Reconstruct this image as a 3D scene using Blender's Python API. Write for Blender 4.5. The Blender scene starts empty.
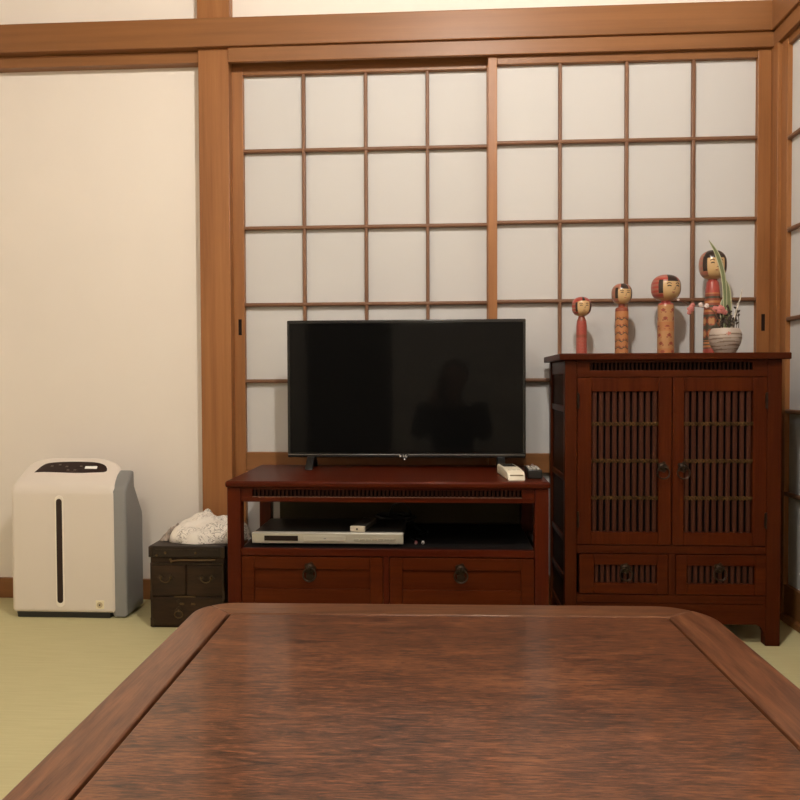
import bpy, bmesh, math, random
from mathutils import Vector, Matrix
random.seed(7)
PI = math.pi
SC = bpy.context.scene
C = SC.collection

# ------------------------------------------------------------------ materials
def mat(name, col, rough=.5, metal=0, spec=.5, coat=0, emit=None, estr=0, noise=None, bump=None, trans=0):
    m = bpy.data.materials.new(name); m.use_nodes = True
    nt = m.node_tree; b = nt.nodes['Principled BSDF']
    b.inputs['Base Color'].default_value = (*col, 1)
    b.inputs['Roughness'].default_value = rough
    b.inputs['Metallic'].default_value = metal
    b.inputs['Specular IOR Level'].default_value = spec
    b.inputs['Coat Weight'].default_value = coat
    if emit:
        b.inputs['Emission Color'].default_value = (*emit, 1); b.inputs['Emission Strength'].default_value = estr
    tc = nt.nodes.new('ShaderNodeTexCoord')
    if noise:                                   # (scale, amount): slight tonal mottling
        n = nt.nodes.new('ShaderNodeTexNoise'); n.inputs['Scale'].default_value = noise[0]; n.inputs['Detail'].default_value = 5
        nt.links.new(tc.outputs['Object'], n.inputs['Vector'])
        r = nt.nodes.new('ShaderNodeValToRGB')
        a = noise[1]
        r.color_ramp.elements[0].position = .3; r.color_ramp.elements[1].position = .7
        r.color_ramp.elements[0].color = (*[c*(1-a) for c in col], 1)
        r.color_ramp.elements[1].color = (*[min(1, c*(1+a)) for c in col], 1)
        nt.links.new(n.outputs['Fac'], r.inputs['Fac']); nt.links.new(r.outputs['Color'], b.inputs['Base Color'])
    if bump:                                    # (scale, strength, distance)
        n = nt.nodes.new('ShaderNodeTexNoise'); n.inputs['Scale'].default_value = bump[0]; n.inputs['Detail'].default_value = 4
        nt.links.new(tc.outputs['Object'], n.inputs['Vector'])
        bp = nt.nodes.new('ShaderNodeBump'); bp.inputs['Strength'].default_value = bump[1]; bp.inputs['Distance'].default_value = bump[2]
        nt.links.new(n.outputs['Fac'], bp.inputs['Height']); nt.links.new(bp.outputs['Normal'], b.inputs['Normal'])
    return m

def wood(name, dark, light, axis=2, across=26, along=1.3, rough=.45, coat=0, spec=.4, lo=.32, hi=.7, fine=.35, bumpd=.0006, offs=(0, 0, 0)):
    m = bpy.data.materials.new(name); m.use_nodes = True
    nt = m.node_tree; L = nt.links.new; b = nt.nodes['Principled BSDF']
    b.inputs['Roughness'].default_value = rough; b.inputs['Coat Weight'].default_value = coat
    b.inputs['Coat Roughness'].default_value = .12; b.inputs['Specular IOR Level'].default_value = spec
    tc = nt.nodes.new('ShaderNodeTexCoord')
    def stretched(ac, al, det, dist):
        mp = nt.nodes.new('ShaderNodeMapping'); s = [ac]*3; s[axis] = al
        mp.inputs['Scale'].default_value = s; mp.inputs['Location'].default_value = offs
        L(tc.outputs['Object'], mp.inputs['Vector'])
        n = nt.nodes.new('ShaderNodeTexNoise'); n.inputs['Scale'].default_value = 1; n.inputs['Detail'].default_value = det
        n.inputs['Roughness'].default_value = .62; n.inputs['Distortion'].default_value = dist
        L(mp.outputs['Vector'], n.inputs['Vector']); return n
    n1 = stretched(across, along, 5, .6); n2 = stretched(across*6, along*4, 3, .2)
    mx = nt.nodes.new('ShaderNodeMix'); mx.data_type = 'FLOAT'; mx.inputs[0].default_value = fine
    L(n1.outputs['Fac'], mx.inputs[2]); L(n2.outputs['Fac'], mx.inputs[3])
    r = nt.nodes.new('ShaderNodeValToRGB')
    r.color_ramp.elements[0].position = lo; r.color_ramp.elements[1].position = hi
    r.color_ramp.elements[0].color = (*dark, 1); r.color_ramp.elements[1].color = (*light, 1)
    L(mx.outputs[0], r.inputs['Fac']); L(r.outputs['Color'], b.inputs['Base Color'])
    bp = nt.nodes.new('ShaderNodeBump'); bp.inputs['Strength'].default_value = .5; bp.inputs['Distance'].default_value = bumpd
    L(mx.outputs[0], bp.inputs['Height']); L(bp.outputs['Normal'], b.inputs['Normal'])
    return m

PLASTER = mat('plaster', (.85, .785, .715), .9, spec=.1, noise=(3, .02), bump=(350, .15, .0006))
PAPER = mat('shoji_paper', (.636, .622, .612), .85, spec=.1, noise=(1.2, .015))
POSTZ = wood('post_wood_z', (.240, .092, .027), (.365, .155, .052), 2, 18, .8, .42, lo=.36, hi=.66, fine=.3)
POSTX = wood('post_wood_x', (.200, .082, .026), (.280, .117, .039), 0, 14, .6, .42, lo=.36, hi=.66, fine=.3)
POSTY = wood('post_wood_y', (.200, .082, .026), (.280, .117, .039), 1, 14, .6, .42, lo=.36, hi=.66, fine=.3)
LATX = wood('lattice_wood_x', (.160, .074, .038), (.235, .116, .062), 0, 30, 1.5, .5)
LATZ = wood('lattice_wood_z', (.160, .074, .038), (.235, .116, .062), 2, 30, 1.5, .5)
LATY = wood('lattice_wood_y', (.160, .074, .038), (.235, .116, .062), 1, 30, 1.5, .5)
GROOVE = mat('dark_groove', (.018, .010, .007), .8, spec=.1)
REDX = wood('red_brown_wood_x', (.038, .0042, .0010), (.086, .0125, .0026), 0, 30, 1.6, .38, coat=.03, spec=.10)
REDY = wood('red_brown_wood_y', (.038, .0042, .0010), (.086, .0125, .0026), 1, 30, 1.6, .38, coat=.03, spec=.10)
REDZ = wood('red_brown_wood_z', (.038, .0042, .0010), (.086, .0125, .0026), 2, 30, 1.6, .38, coat=.03, spec=.10)
CABX = wood('cabinet_wood_x', (.036, .0056, .0013), (.072, .0140, .0028), 0, 30, 1.6, .40, coat=.02, spec=.07)
CABY = wood('cabinet_wood_y', (.036, .0056, .0013), (.072, .0140, .0028), 1, 30, 1.6, .40, coat=.02, spec=.07)
CABZ = wood('cabinet_wood_z', (.036, .0056, .0013), (.072, .0140, .0028), 2, 30, 1.6, .40, coat=.02, spec=.07)
DOORX = wood('cabinet_door_wood_x', (.042, .0062, .0012), (.089, .0168, .0029), 0, 30, 1.6, .40, coat=.02, spec=.07)
DOORZ = wood('cabinet_door_wood_z', (.042, .0062, .0012), (.089, .0168, .0029), 2, 30, 1.6, .40, coat=.02, spec=.07)
SLAT = wood('slat_wood', (.042, .0130, .0072), (.072, .0245, .0145), 2, 60, 2, .6, spec=.08)
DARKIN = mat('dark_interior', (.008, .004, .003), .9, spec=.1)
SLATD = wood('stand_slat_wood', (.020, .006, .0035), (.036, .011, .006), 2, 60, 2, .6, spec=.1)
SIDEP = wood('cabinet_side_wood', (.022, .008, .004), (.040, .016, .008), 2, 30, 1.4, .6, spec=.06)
ROPE = mat('rope_tie', (.075, .040, .013), .85, spec=.1, noise=(45, .6))
IRON = mat('dark_bronze', (.035, .022, .014), .38, metal=.8, noise=(60, .3))
def table_panel_mat():
    m = bpy.data.materials.new('table_panel_wood'); m.use_nodes = True; nt = m.node_tree; L = nt.links.new
    b = nt.nodes['Principled BSDF']; b.inputs['Specular IOR Level'].default_value = .35
    b.inputs['Coat Weight'].default_value = .38; b.inputs['Coat Roughness'].default_value = .13
    tc = nt.nodes.new('ShaderNodeTexCoord')
    def noise(sc, det, dist, rough=.6):
        mp = nt.nodes.new('ShaderNodeMapping'); mp.inputs['Scale'].default_value = sc; L(tc.outputs['Object'], mp.inputs['Vector'])
        n = nt.nodes.new('ShaderNodeTexNoise'); n.inputs['Scale'].default_value = 1; n.inputs['Detail'].default_value = det
        n.inputs['Roughness'].default_value = rough; n.inputs['Distortion'].default_value = dist; L(mp.outputs['Vector'], n.inputs['Vector']); return n.outputs['Fac']
    def mixf(f, a, c):
        x = nt.nodes.new('ShaderNodeMix'); x.data_type = 'FLOAT'; x.inputs[0].default_value = f; L(a, x.inputs[2]); L(c, x.inputs[3]); return x.outputs[0]
    streak = noise((15, 100, 40), 8, 1.6, .76); blotch = noise((4, 10, 3), 3, 1.2); fine = noise((40, 330, 100), 4, .2, .75)
    v = mixf(.34, mixf(.30, streak, blotch), fine)
    r = nt.nodes.new('ShaderNodeValToRGB'); e = r.color_ramp.elements
    e[0].position = .41; e[0].color = (.018, .0050, .0022, 1); e[1].position = .60; e[1].color = (.250, .095, .038, 1)
    x = e.new(.50); x.color = (.112, .039, .0160, 1)
    L(v, r.inputs['Fac']); L(r.outputs['Color'], b.inputs['Base Color'])
    rr = nt.nodes.new('ShaderNodeMapRange'); rr.inputs[3].default_value = .28; rr.inputs[4].default_value = .48; L(fine, rr.inputs[0]); L(rr.outputs[0], b.inputs['Roughness'])
    bp = nt.nodes.new('ShaderNodeBump'); bp.inputs['Strength'].default_value = .5; bp.inputs['Distance'].default_value = .0007
    L(v, bp.inputs['Height']); L(bp.outputs['Normal'], b.inputs['Normal'])
    return m
TABX = table_panel_mat()
TABF = wood('table_frame_wood_x', (.075, .026, .011), (.215, .092, .042), 0, 70, 6, .34, coat=.2, lo=.36, hi=.64)
TABS = wood('table_frame_wood_y', (.072, .023, .010), (.215, .086, .038), 1, 70, 6, .34, coat=.2, lo=.36, hi=.64)
TABZ = wood('table_leg_wood', (.10, .035, .016), (.2, .08, .04), 2, 30, 2.5, .35, coat=.3)
BLACKP = mat('black_plastic', (.012, .012, .012), .3)
BEZEL = mat('tv_bezel', (.010, .010, .010), .22, spec=.6)
SCREEN = mat('tv_screen', (.004, .004, .004), .05, spec=.13)
CHROME = mat('dark_chrome_strip', (.22, .22, .21), .28, metal=.9)
WHITEM = mat('white_mark', (.75, .72, .7), .4)
SILVER = mat('silver_plastic', (.52, .50, .44), .35, metal=.3)
SILVER2 = mat('silver_plastic_dark', (.38, .36, .3), .4, metal=.3)  # darker silver for the disc player's buttons
DVDTOP = mat('dvd_metal_lid', (.055, .05, .045), .4, metal=.5)
WHITEP = mat('ivory_plastic', (.77, .70, .63), .38, noise=(8, .01))
IVRIM = mat('ivory_plastic_rim', (.92, .86, .76), .35)
GREYP = mat('grey_plastic', (.235, .235, .230), .42)
PANEL = mat('brown_panel', (.032, .018, .015), .3, spec=.3)
LCD = mat('panel_display', (.75, .72, .66), .3, emit=(.9, .85, .75), estr=.25)
PANELMARK = mat('panel_mark', (.13, .10, .085), .4)
STICK = mat('cream_sticker', (.88, .80, .58), .5)
CHEST = wood('chest_wood', (.010, .0045, .002), (.050, .023, .010), 0, 26, 6, .45, lo=.36, hi=.72, spec=.25)
CHESTL = wood('chest_lid_wood', (.013, .008, .005), (.034, .021, .014), 0, 22, 5, .42, spec=.3)
CIRON = mat('chest_iron', (.045, .03, .02), .42, metal=.7, noise=(40, .4))
BRASS = mat('worn_brass', (.13, .085, .04), .5, metal=.8)

# cloth with grey lace pattern
CLOTH = mat('white_cloth', (.82, .76, .68), .9, spec=.1, bump=(60, .5, .004))
def lace_mat():
    m = bpy.data.materials.new('lace_cloth'); m.use_nodes = True; nt = m.node_tree; L = nt.links.new
    b = nt.nodes['Principled BSDF']; b.inputs['Roughness'].default_value = .9
    tc = nt.nodes.new('ShaderNodeTexCoord')
    n = nt.nodes.new('ShaderNodeTexNoise'); n.inputs['Scale'].default_value = 42; n.inputs['Detail'].default_value = 2; n.inputs['Distortion'].default_value = 2.0
    L(tc.outputs['Object'], n.inputs['Vector'])
    n2 = nt.nodes.new('ShaderNodeTexNoise'); n2.inputs['Scale'].default_value = 11; n2.inputs['Detail'].default_value = 1
    L(tc.outputs['Object'], n2.inputs['Vector'])
    r2 = nt.nodes.new('ShaderNodeValToRGB'); r2.color_ramp.elements[0].position = .40; r2.color_ramp.elements[1].position = .52
    L(n2.outputs['Fac'], r2.inputs['Fac'])
    r = nt.nodes.new('ShaderNodeValToRGB'); e = r.color_ramp.elements
    e[0].position = .46; e[0].color = (0, 0, 0, 1); e[1].position = .5; e[1].color = (1, 1, 1, 1)
    x = e.new(.54); x.color = (0, 0, 0, 1)
    L(n.outputs['Fac'], r.inputs['Fac'])
    mu = nt.nodes.new('ShaderNodeMath'); mu.operation = 'MULTIPLY'; L(r.outputs['Color'], mu.inputs[0]); L(r2.outputs['Color'], mu.inputs[1])
    mx = nt.nodes.new('ShaderNodeMix'); mx.data_type = 'RGBA'
    mx.inputs[6].default_value = (.84, .78, .70, 1); mx.inputs[7].default_value = (.17, .135, .11, 1)
    L(mu.outputs[0], mx.inputs[0]); L(mx.outputs[2], b.inputs['Base Color'])
    return m
LACE = lace_mat()

def tatami_mat():
    m = bpy.data.materials.new('tatami'); m.use_nodes = True; nt = m.node_tree; L = nt.links.new
    b = nt.nodes['Principled BSDF']; b.inputs['Roughness'].default_value = .6; b.inputs['Specular IOR Level'].default_value = .3
    tc = nt.nodes.new('ShaderNodeTexCoord')
    mp = nt.nodes.new('ShaderNodeMapping'); mp.inputs['Scale'].default_value = (9, 160, 1)
    L(tc.outputs['Object'], mp.inputs['Vector'])
    n = nt.nodes.new('ShaderNodeTexNoise'); n.inputs['Scale'].default_value = 1; n.inputs['Detail'].default_value = 4
    L(mp.outputs['Vector'], n.inputs['Vector'])
    n2 = nt.nodes.new('ShaderNodeTexNoise'); n2.inputs['Scale'].default_value = 2.2; n2.inputs['Detail'].default_value = 3
    L(tc.outputs['Object'], n2.inputs['Vector'])
    mx = nt.nodes.new('ShaderNodeMix'); mx.data_type = 'FLOAT'; mx.inputs[0].default_value = .5
    L(n.outputs['Fac'], mx.inputs[2]); L(n2.outputs['Fac'], mx.inputs[3])
    r = nt.nodes.new('ShaderNodeValToRGB'); e = r.color_ramp.elements
    e[0].position = .3; e[0].color = (.52, .475, .255, 1); e[1].position = .7; e[1].color = (.62, .57, .32, 1)
    L(mx.outputs[0], r.inputs['Fac']); L(r.outputs['Color'], b.inputs['Base Color'])
    w = nt.nodes.new('ShaderNodeTexWave'); w.wave_type = 'BANDS'; w.bands_direction = 'Y'; w.inputs['Scale'].default_value = 90
    L(tc.outputs['Object'], w.inputs['Vector'])
    bp = nt.nodes.new('ShaderNodeBump'); bp.inputs['Strength'].default_value = .25; bp.inputs['Distance'].default_value = .001
    L(w.outputs['Fac'], bp.inputs['Height']); L(bp.outputs['Normal'], b.inputs['Normal'])
    return m
TATAMI = tatami_mat()

# ------------------------------------------------------------------ mesh builder
class MB:
    def __init__(s, org=(0, 0, 0)):
        s.bm = bmesh.new(); s.o = Vector(org)
    def _add(s, bm2, mi=0):
        me = bpy.data.meshes.new('tmp')
        for f in bm2.faces: f.material_index = mi if mi is not None else f.material_index
        bm2.to_mesh(me); bm2.free(); s.bm.from_mesh(me); bpy.data.meshes.remove(me)
    def box(s, x0, x1, y0, y1, z0, z1, bev=.0015, seg=2, M=None, mi=0):
        b = bmesh.new(); bmesh.ops.create_cube(b, size=1)
        for v in b.verts:
            v.co = Vector(((x0+x1)/2+v.co.x*(x1-x0), (y0+y1)/2+v.co.y*(y1-y0), (z0+z1)/2+v.co.z*(z1-z0)))
        bev = min(bev, .45*min(abs(x1-x0), abs(y1-y0), abs(z1-z0)))
        if bev > 0: bmesh.ops.bevel(b, geom=list(b.edges), offset=bev, segments=seg, profile=.5, affect='EDGES')
        for f in b.faces: f.smooth = True
        for f in sorted(b.faces, key=lambda f: -f.calc_area())[:6]: f.smooth = False
        if M is not None: bmesh.ops.transform(b, matrix=M, verts=b.verts)
        bmesh.ops.translate(b, vec=-s.o, verts=b.verts); s._add(b, mi); return s
    def prism(s, pts, h0, h1, axis='z', bev=0, seg=2, mi=0, M=None):
        """closed polygon extruded; pts are (a,b): z->(x,y), y->(x,z), x->(y,z)"""
        b = bmesh.new()
        def P(a, c, h): return {'z': (a, c, h), 'y': (a, h, c), 'x': (h, a, c)}[axis]
        v0 = [b.verts.new(P(a, c, h0)) for a, c in pts]; v1 = [b.verts.new(P(a, c, h1)) for a, c in pts]
        n = len(pts)
        f0 = b.faces.new(v0[::-1]); f1 = b.faces.new(v1)
        for i in range(n): b.faces.new((v0[i], v0[(i+1) % n], v1[(i+1) % n], v1[i]))
        bmesh.ops.recalc_face_normals(b, faces=b.faces)
        if bev: bmesh.ops.bevel(b, geom=list(set(f0.edges) | set(f1.edges)), offset=bev, segments=seg, profile=.5, affect='EDGES')
        for f in b.faces: f.smooth = True
        for f in sorted(b.faces, key=lambda f: -f.calc_area())[:2]: f.smooth = False
        if M is not None: bmesh.ops.transform(b, matrix=M, verts=b.verts)
        bmesh.ops.translate(b, vec=-s.o, verts=b.verts); s._add(b, mi); return s
    def lathe(s, prof, c=(0, 0, 0), n=32, fn=None, M=None, mi=0, cap=True):
        """prof [(r,z)] about z through c; fn(theta,z,r)->material index"""
        b = bmesh.new(); rings = []
        for r, z in prof:
            rings.append([b.verts.new((r*math.cos(2*PI*i/n), r*math.sin(2*PI*i/n), z)) for i in range(n)] if r > 1e-6 else [b.verts.new((0, 0, z))])
        for k in range(len(rings)-1):
            A, B = rings[k], rings[k+1]
            for i in range(n):
                j = (i+1) % n
                if len(A) == 1 and len(B) == 1: continue
                if len(A) == 1: f = b.faces.new((A[0], B[j], B[i]))
                elif len(B) == 1: f = b.faces.new((A[i], A[j], B[0]))
                else: f = b.faces.new((A[i], A[j], B[j], B[i]))
                th = 2*PI*(i+.5)/n; zm = (prof[k][1]+prof[k+1][1])/2; rm = (prof[k][0]+prof[k+1][0])/2
                f.material_index = fn(th, zm, rm) if fn else mi
        if cap:
            for R in (rings[0], rings[-1]):
                if len(R) > 2:
                    f = b.faces.new(R); f.material_index = mi if not fn else fn(0, 0, 0)
        bmesh.ops.recalc_face_normals(b, faces=b.faces)
        for f in b.faces: f.smooth = True
        if M is not None: bmesh.ops.transform(b, matrix=M, verts=b.verts)
        bmesh.ops.translate(b, vec=Vector(c)-s.o, verts=b.verts); s._add(b, None); return s
    def tube(s, pts, r, n=8, closed=False, mi=0, flat=1.0):
        """sweep; r may be a list"""
        P = [Vector(p) for p in pts]; m = len(P); b = bmesh.new(); rings = []
        up = None
        for i, p in enumerate(P):
            if closed: t = P[(i+1) % m]-P[i-1]
            else: t = P[min(i+1, m-1)]-P[max(i-1, 0)]
            t = t.normalized() if t.length else Vector((0, 0, 1))
            if up is None:
                up = Vector((0, 0, 1)) if abs(t.z) < .9 else Vector((0, 1, 0))
            sd = t.cross(up); sd = sd.normalized() if sd.length > 1e-6 else Vector((1, 0, 0)); u = sd.cross(t).normalized(); up = u
            rr = r[i] if isinstance(r, (list, tuple)) else r
            rings.append([b.verts.new(p+sd*(rr*math.cos(2*PI*k/n))+u*(rr*flat*math.sin(2*PI*k/n))) for k in range(n)])
        for i in range(m if closed else m-1):
            A, B = rings[i], rings[(i+1) % m]
            for k in range(n): b.faces.new((A[k], A[(k+1) % n], B[(k+1) % n], B[k]))
        if not closed: b.faces.new(rings[0][::-1]); b.faces.new(rings[-1])
        bmesh.ops.recalc_face_normals(b, faces=b.faces)
        for f in b.faces: f.smooth = True
        bmesh.ops.translate(b, vec=-s.o, verts=b.verts); s._add(b, mi); return s
    def loft(s, loops, mi=0, cap0=True, cap1=True, M=None):
        b = bmesh.new(); R = [[b.verts.new(p) for p in lp] for lp in loops]; n = len(R[0])
        for A, B in zip(R, R[1:]):
            for k in range(n): b.faces.new((A[k], A[(k+1) % n], B[(k+1) % n], B[k]))
        if cap0: b.faces.new(R[0][::-1])
        if cap1: b.faces.new(R[-1])
        bmesh.ops.recalc_face_normals(b, faces=b.faces)
        for f in b.faces: f.smooth = True
        if M is not None: bmesh.ops.transform(b, matrix=M, verts=b.verts)
        bmesh.ops.translate(b, vec=-s.o, verts=b.verts); s._add(b, mi); return s
    def build(s, name, mats, parent=None, ang=35):
        me = bpy.data.meshes.new(name); s.bm.to_mesh(me); s.bm.free()
        for m in (mats if isinstance(mats, (list, tuple)) else [mats]): me.materials.append(m)
        fl = [p.use_smooth for p in me.polygons]
        me.set_sharp_from_angle(angle=math.radians(ang))
        me.polygons.foreach_set('use_smooth', fl)
        o = bpy.data.objects.new(name, me); C.objects.link(o)
        if parent is not None: o.parent = parent
        else: o.location = s.o
        return o

def tag(o, label=None, cat=None, group=None, kind=None):
    if label: o['label'] = label
    if cat: o['category'] = cat
    if group: o['group'] = group
    if kind: o['kind'] = kind
    return o
def thing(name, label, cat, loc, group=None):
    o = bpy.data.objects.new(name, None); C.objects.link(o); o.location = loc; o.empty_display_size = .05
    return tag(o, label, cat, group)
def struct_root(name, loc, label, cat):
    return tag(thing(name, label, cat, loc), kind='structure')
def struct(o, label, cat): return tag(o, label, cat, kind='structure')

# ------------------------------------------------------------------ room shell
RX0, RX1, RY0, RY1, RZ = -2.0, 1.10, -1.75, 2.52, 2.55
struct(MB().box(RX0-.1, RX1+.1, RY0-.1, RY1+.15, -.06, 0, 0).build('floor', TATAMI), 'pale green woven tatami floor', 'floor')
struct(MB().box(RX0-.1, RX1+.1, RY0-.1, RY1+.15, RZ, RZ+.06, 0).build('ceiling', wood('ceiling_board', (.30, .19, .10), (.42, .29, .17), 0, 12, .7, .6)), 'wooden board ceiling', 'ceiling')
WB = 2.4987
w = MB(); w.box(RX0-.1, -.74, WB, WB+.1, 0, 1.90, 0); w.box(RX0-.1, RX1+.1, WB, WB+.1, 1.80, RZ, 0)
w.box(-.74, RX1+.1, WB+.07, WB+.1, 0, 1.85, 0)
struct(w.build('wall_back', PLASTER), 'cream plaster wall behind the furniture', 'wall')
struct(MB().box(RX0-.1, RX0, RY0-.1, WB, 0, RZ, 0).build('wall_left', PLASTER), 'cream plaster side wall outside the left edge', 'wall')
w = MB(); w.box(RX1-.03, RX1+.1, RY0-.1, 1.36, 0, RZ, 0); w.box(RX1-.03, RX1+.1, 1.36, WB, 1.80, RZ, 0); w.box(RX1, RX1+.1, 1.36, WB, 0, 1.85, 0)
struct(w.build('wall_right', PLASTER), 'cream plaster side wall beside the right hand sliding screen', 'wall')
struct(MB().box(RX0-.1, RX1+.1, RY0-.1, RY0, 0, RZ, 0).build('wall_front', PLASTER), 'cream plaster wall behind the viewer', 'wall')
struct(MB().box(-1.15, -.44, RY0, RY0+.03, 0, 1.78, .002).build('door_4', mat('dark_door', (.03, .022, .016), .6)), 'dark door in the wall behind the viewer', 'door')

# trims of the back wall
def trim(n, mb, m, label): return struct(mb.build('trim_%d' % n, m), label, 'wooden trim')
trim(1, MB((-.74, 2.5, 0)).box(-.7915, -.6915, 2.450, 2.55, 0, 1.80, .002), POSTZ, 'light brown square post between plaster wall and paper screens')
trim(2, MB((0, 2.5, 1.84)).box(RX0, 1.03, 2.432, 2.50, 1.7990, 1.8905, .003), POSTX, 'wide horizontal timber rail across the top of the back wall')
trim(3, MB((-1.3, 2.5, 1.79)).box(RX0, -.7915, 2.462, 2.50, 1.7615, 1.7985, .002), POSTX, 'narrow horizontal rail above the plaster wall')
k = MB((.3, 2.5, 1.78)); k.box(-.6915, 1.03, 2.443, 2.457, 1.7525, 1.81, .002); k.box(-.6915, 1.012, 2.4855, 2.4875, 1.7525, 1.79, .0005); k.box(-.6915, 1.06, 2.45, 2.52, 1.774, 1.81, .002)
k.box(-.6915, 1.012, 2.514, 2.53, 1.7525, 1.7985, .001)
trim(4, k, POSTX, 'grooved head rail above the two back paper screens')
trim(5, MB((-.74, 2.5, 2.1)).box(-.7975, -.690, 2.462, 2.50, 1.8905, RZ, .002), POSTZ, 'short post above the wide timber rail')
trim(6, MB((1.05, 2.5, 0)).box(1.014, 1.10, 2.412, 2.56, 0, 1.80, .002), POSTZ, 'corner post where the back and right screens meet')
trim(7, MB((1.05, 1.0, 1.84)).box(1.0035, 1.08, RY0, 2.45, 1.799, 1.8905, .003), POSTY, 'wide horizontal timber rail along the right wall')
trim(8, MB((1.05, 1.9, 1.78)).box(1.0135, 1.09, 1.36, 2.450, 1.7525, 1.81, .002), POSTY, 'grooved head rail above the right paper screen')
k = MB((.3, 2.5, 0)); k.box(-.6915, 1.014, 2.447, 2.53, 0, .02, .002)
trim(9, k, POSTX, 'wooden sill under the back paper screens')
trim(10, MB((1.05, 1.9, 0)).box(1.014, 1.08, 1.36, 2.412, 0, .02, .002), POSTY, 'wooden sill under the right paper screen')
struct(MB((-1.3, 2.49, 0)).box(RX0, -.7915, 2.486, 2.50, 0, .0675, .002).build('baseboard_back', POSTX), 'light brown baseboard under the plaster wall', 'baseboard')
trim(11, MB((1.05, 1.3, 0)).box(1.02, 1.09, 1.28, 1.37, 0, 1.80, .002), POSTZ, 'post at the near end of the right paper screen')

# sliding paper screens
RAILS = [1.4828, 1.2316, .9804, .7292]
def sash(name, label, x0, x1, xi0, xi1, yf, ztop_in, vert, pull_x):
    """x0..x1 outer, xi0..xi1 inside edge of the stiles, yf = front face"""
    org = ((x0+x1)/2, yf+.014, .02)
    r = struct_root(name, org, label, 'sliding door')
    f = MB(org)
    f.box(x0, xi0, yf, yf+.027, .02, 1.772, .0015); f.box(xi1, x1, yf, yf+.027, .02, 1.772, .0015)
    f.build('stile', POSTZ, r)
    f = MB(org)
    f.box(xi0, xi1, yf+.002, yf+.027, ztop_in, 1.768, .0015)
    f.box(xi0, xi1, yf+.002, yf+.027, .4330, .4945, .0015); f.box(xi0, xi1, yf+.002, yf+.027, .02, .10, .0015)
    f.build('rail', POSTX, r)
    l = MB(org)
    for z in RAILS: l.box(xi0-.004, xi1+.004, yf+.002, yf+.020, z-.0062, z+.0062, .0048, 3)
    l.build('lattice_bar', LATX, r)
    l = MB(org)
    for x in vert: l.box(x-.0056, x+.0056, yf+.0035, yf+.020, .49, ztop_in, .003)
    l.build('lattice_upright', LATZ, r)
    MB(org).box(xi0-.006, xi1+.006, yf+.020, yf+.0225, .06, ztop_in+.006, 0).build('paper', PAPER, r)
    if pull_x is not None:
        q = MB(org); zc = .907
        pts = [(pull_x-.0055, zc-.026), (pull_x+.0055, zc-.026), (pull_x+.0055, zc+.026), (pull_x-.0055, zc+.026)]
        q.prism(pts, yf-.0012, yf+.002, 'y', .0008)
        q.build('finger_pull', GROOVE, r)
    return r
sash('door_1', 'left paper lattice sliding screen behind the television', -.7035, .165, -.6560, .137, 2.488, 1.7285, [-.4574, -.2537, -.0534], -.6715)
sash('door_2', 'right paper lattice sliding screen behind the cabinet and dolls', .1398, 1.014, .1684, .9740, 2.458, 1.7285, [.3667, .5742, .7801], .9945)
# right wall sash
org = (1.041, 1.9, .02)
r = struct_root('door_3', org, 'paper lattice sliding screen on the right wall beside the cabinet', 'sliding door')
f = MB(org); f.box(1.026, 1.054, 2.3725, 2.432, .02, 1.768, .0015); f.box(1.026, 1.054, 1.37, 1.43, .02, 1.768, .0015); f.build('stile', POSTZ, r)
f = MB(org); f.box(1.028, 1.054, 1.43, 2.3725, 1.7285, 1.768, .0015); f.box(1.028, 1.054, 1.43, 2.3725, .02, .108, .0015); f.build('rail', POSTY, r)
l = MB(org)
for z in (1.452, 1.1775, .9102, .6321, .3824): l.box(1.0265, 1.040, 1.426, 2.3765, z-.0065, z+.0065, .0045, 3)
l.build('lattice_bar', LATY, r)
l = MB(org)
for y in (1.63, 1.82, 2.01, 2.19): l.box(1.0285, 1.040, y-.0065, y+.0065, .108, 1.7285, .0012)
l.build('lattice_upright', LATZ, r)
MB(org).box(1.040, 1.0425, 1.42, 2.38, .09, 1.735, 0).build('paper', PAPER, r)

# ------------------------------------------------------------------ helpers for furniture fittings
def ring_pull(mb, x, y, z, R=.017, plate=.011):
    """y = front face; plate + hanging ring, facing -Y"""
    RX = Matrix.Rotation(PI/2, 4, 'X')
    mb.lathe([(0, 0), (plate, 0), (plate, .0015), (plate*.55, .004), (plate*.4, .008), (0, .009)], (x, y, z), 20, M=RX)
    pts = [(x+R*math.sin(a), y-.006-.004*(1-math.cos(a))/2, z-R*.9+R*math.cos(a)) for a in [2*PI*i/28 for i in range(28)]]
    mb.tube(pts, .0021, 8, closed=True)
def flower_plate(mb, x, y, z, R):
    pts = []
    for i in range(40):
        a = 2*PI*i/40; rr = R*(1+.12*math.cos(5*a)); pts.append((x+rr*math.cos(a), z+rr*math.sin(a)))
    mb.prism(pts, y-.0016, y+.0005, 'y', .0006)

# ------------------------------------------------------------------ cabinet
X0, X1, YF, YB = .3305, .9120, 2.1253, 2.4420
org = ((X0+X1)/2, (YF+YB)/2, 0)
cab = thing('slatted_cabinet', 'tall dark red-brown wooden cabinet with slatted double doors standing in the right corner', 'cabinet', org)
PT = .033
MB(org).box(.3135, .9300, YF-.016, YB+.002, .7835, .8018, .003, 3).build('top', CABX, cab)
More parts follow.
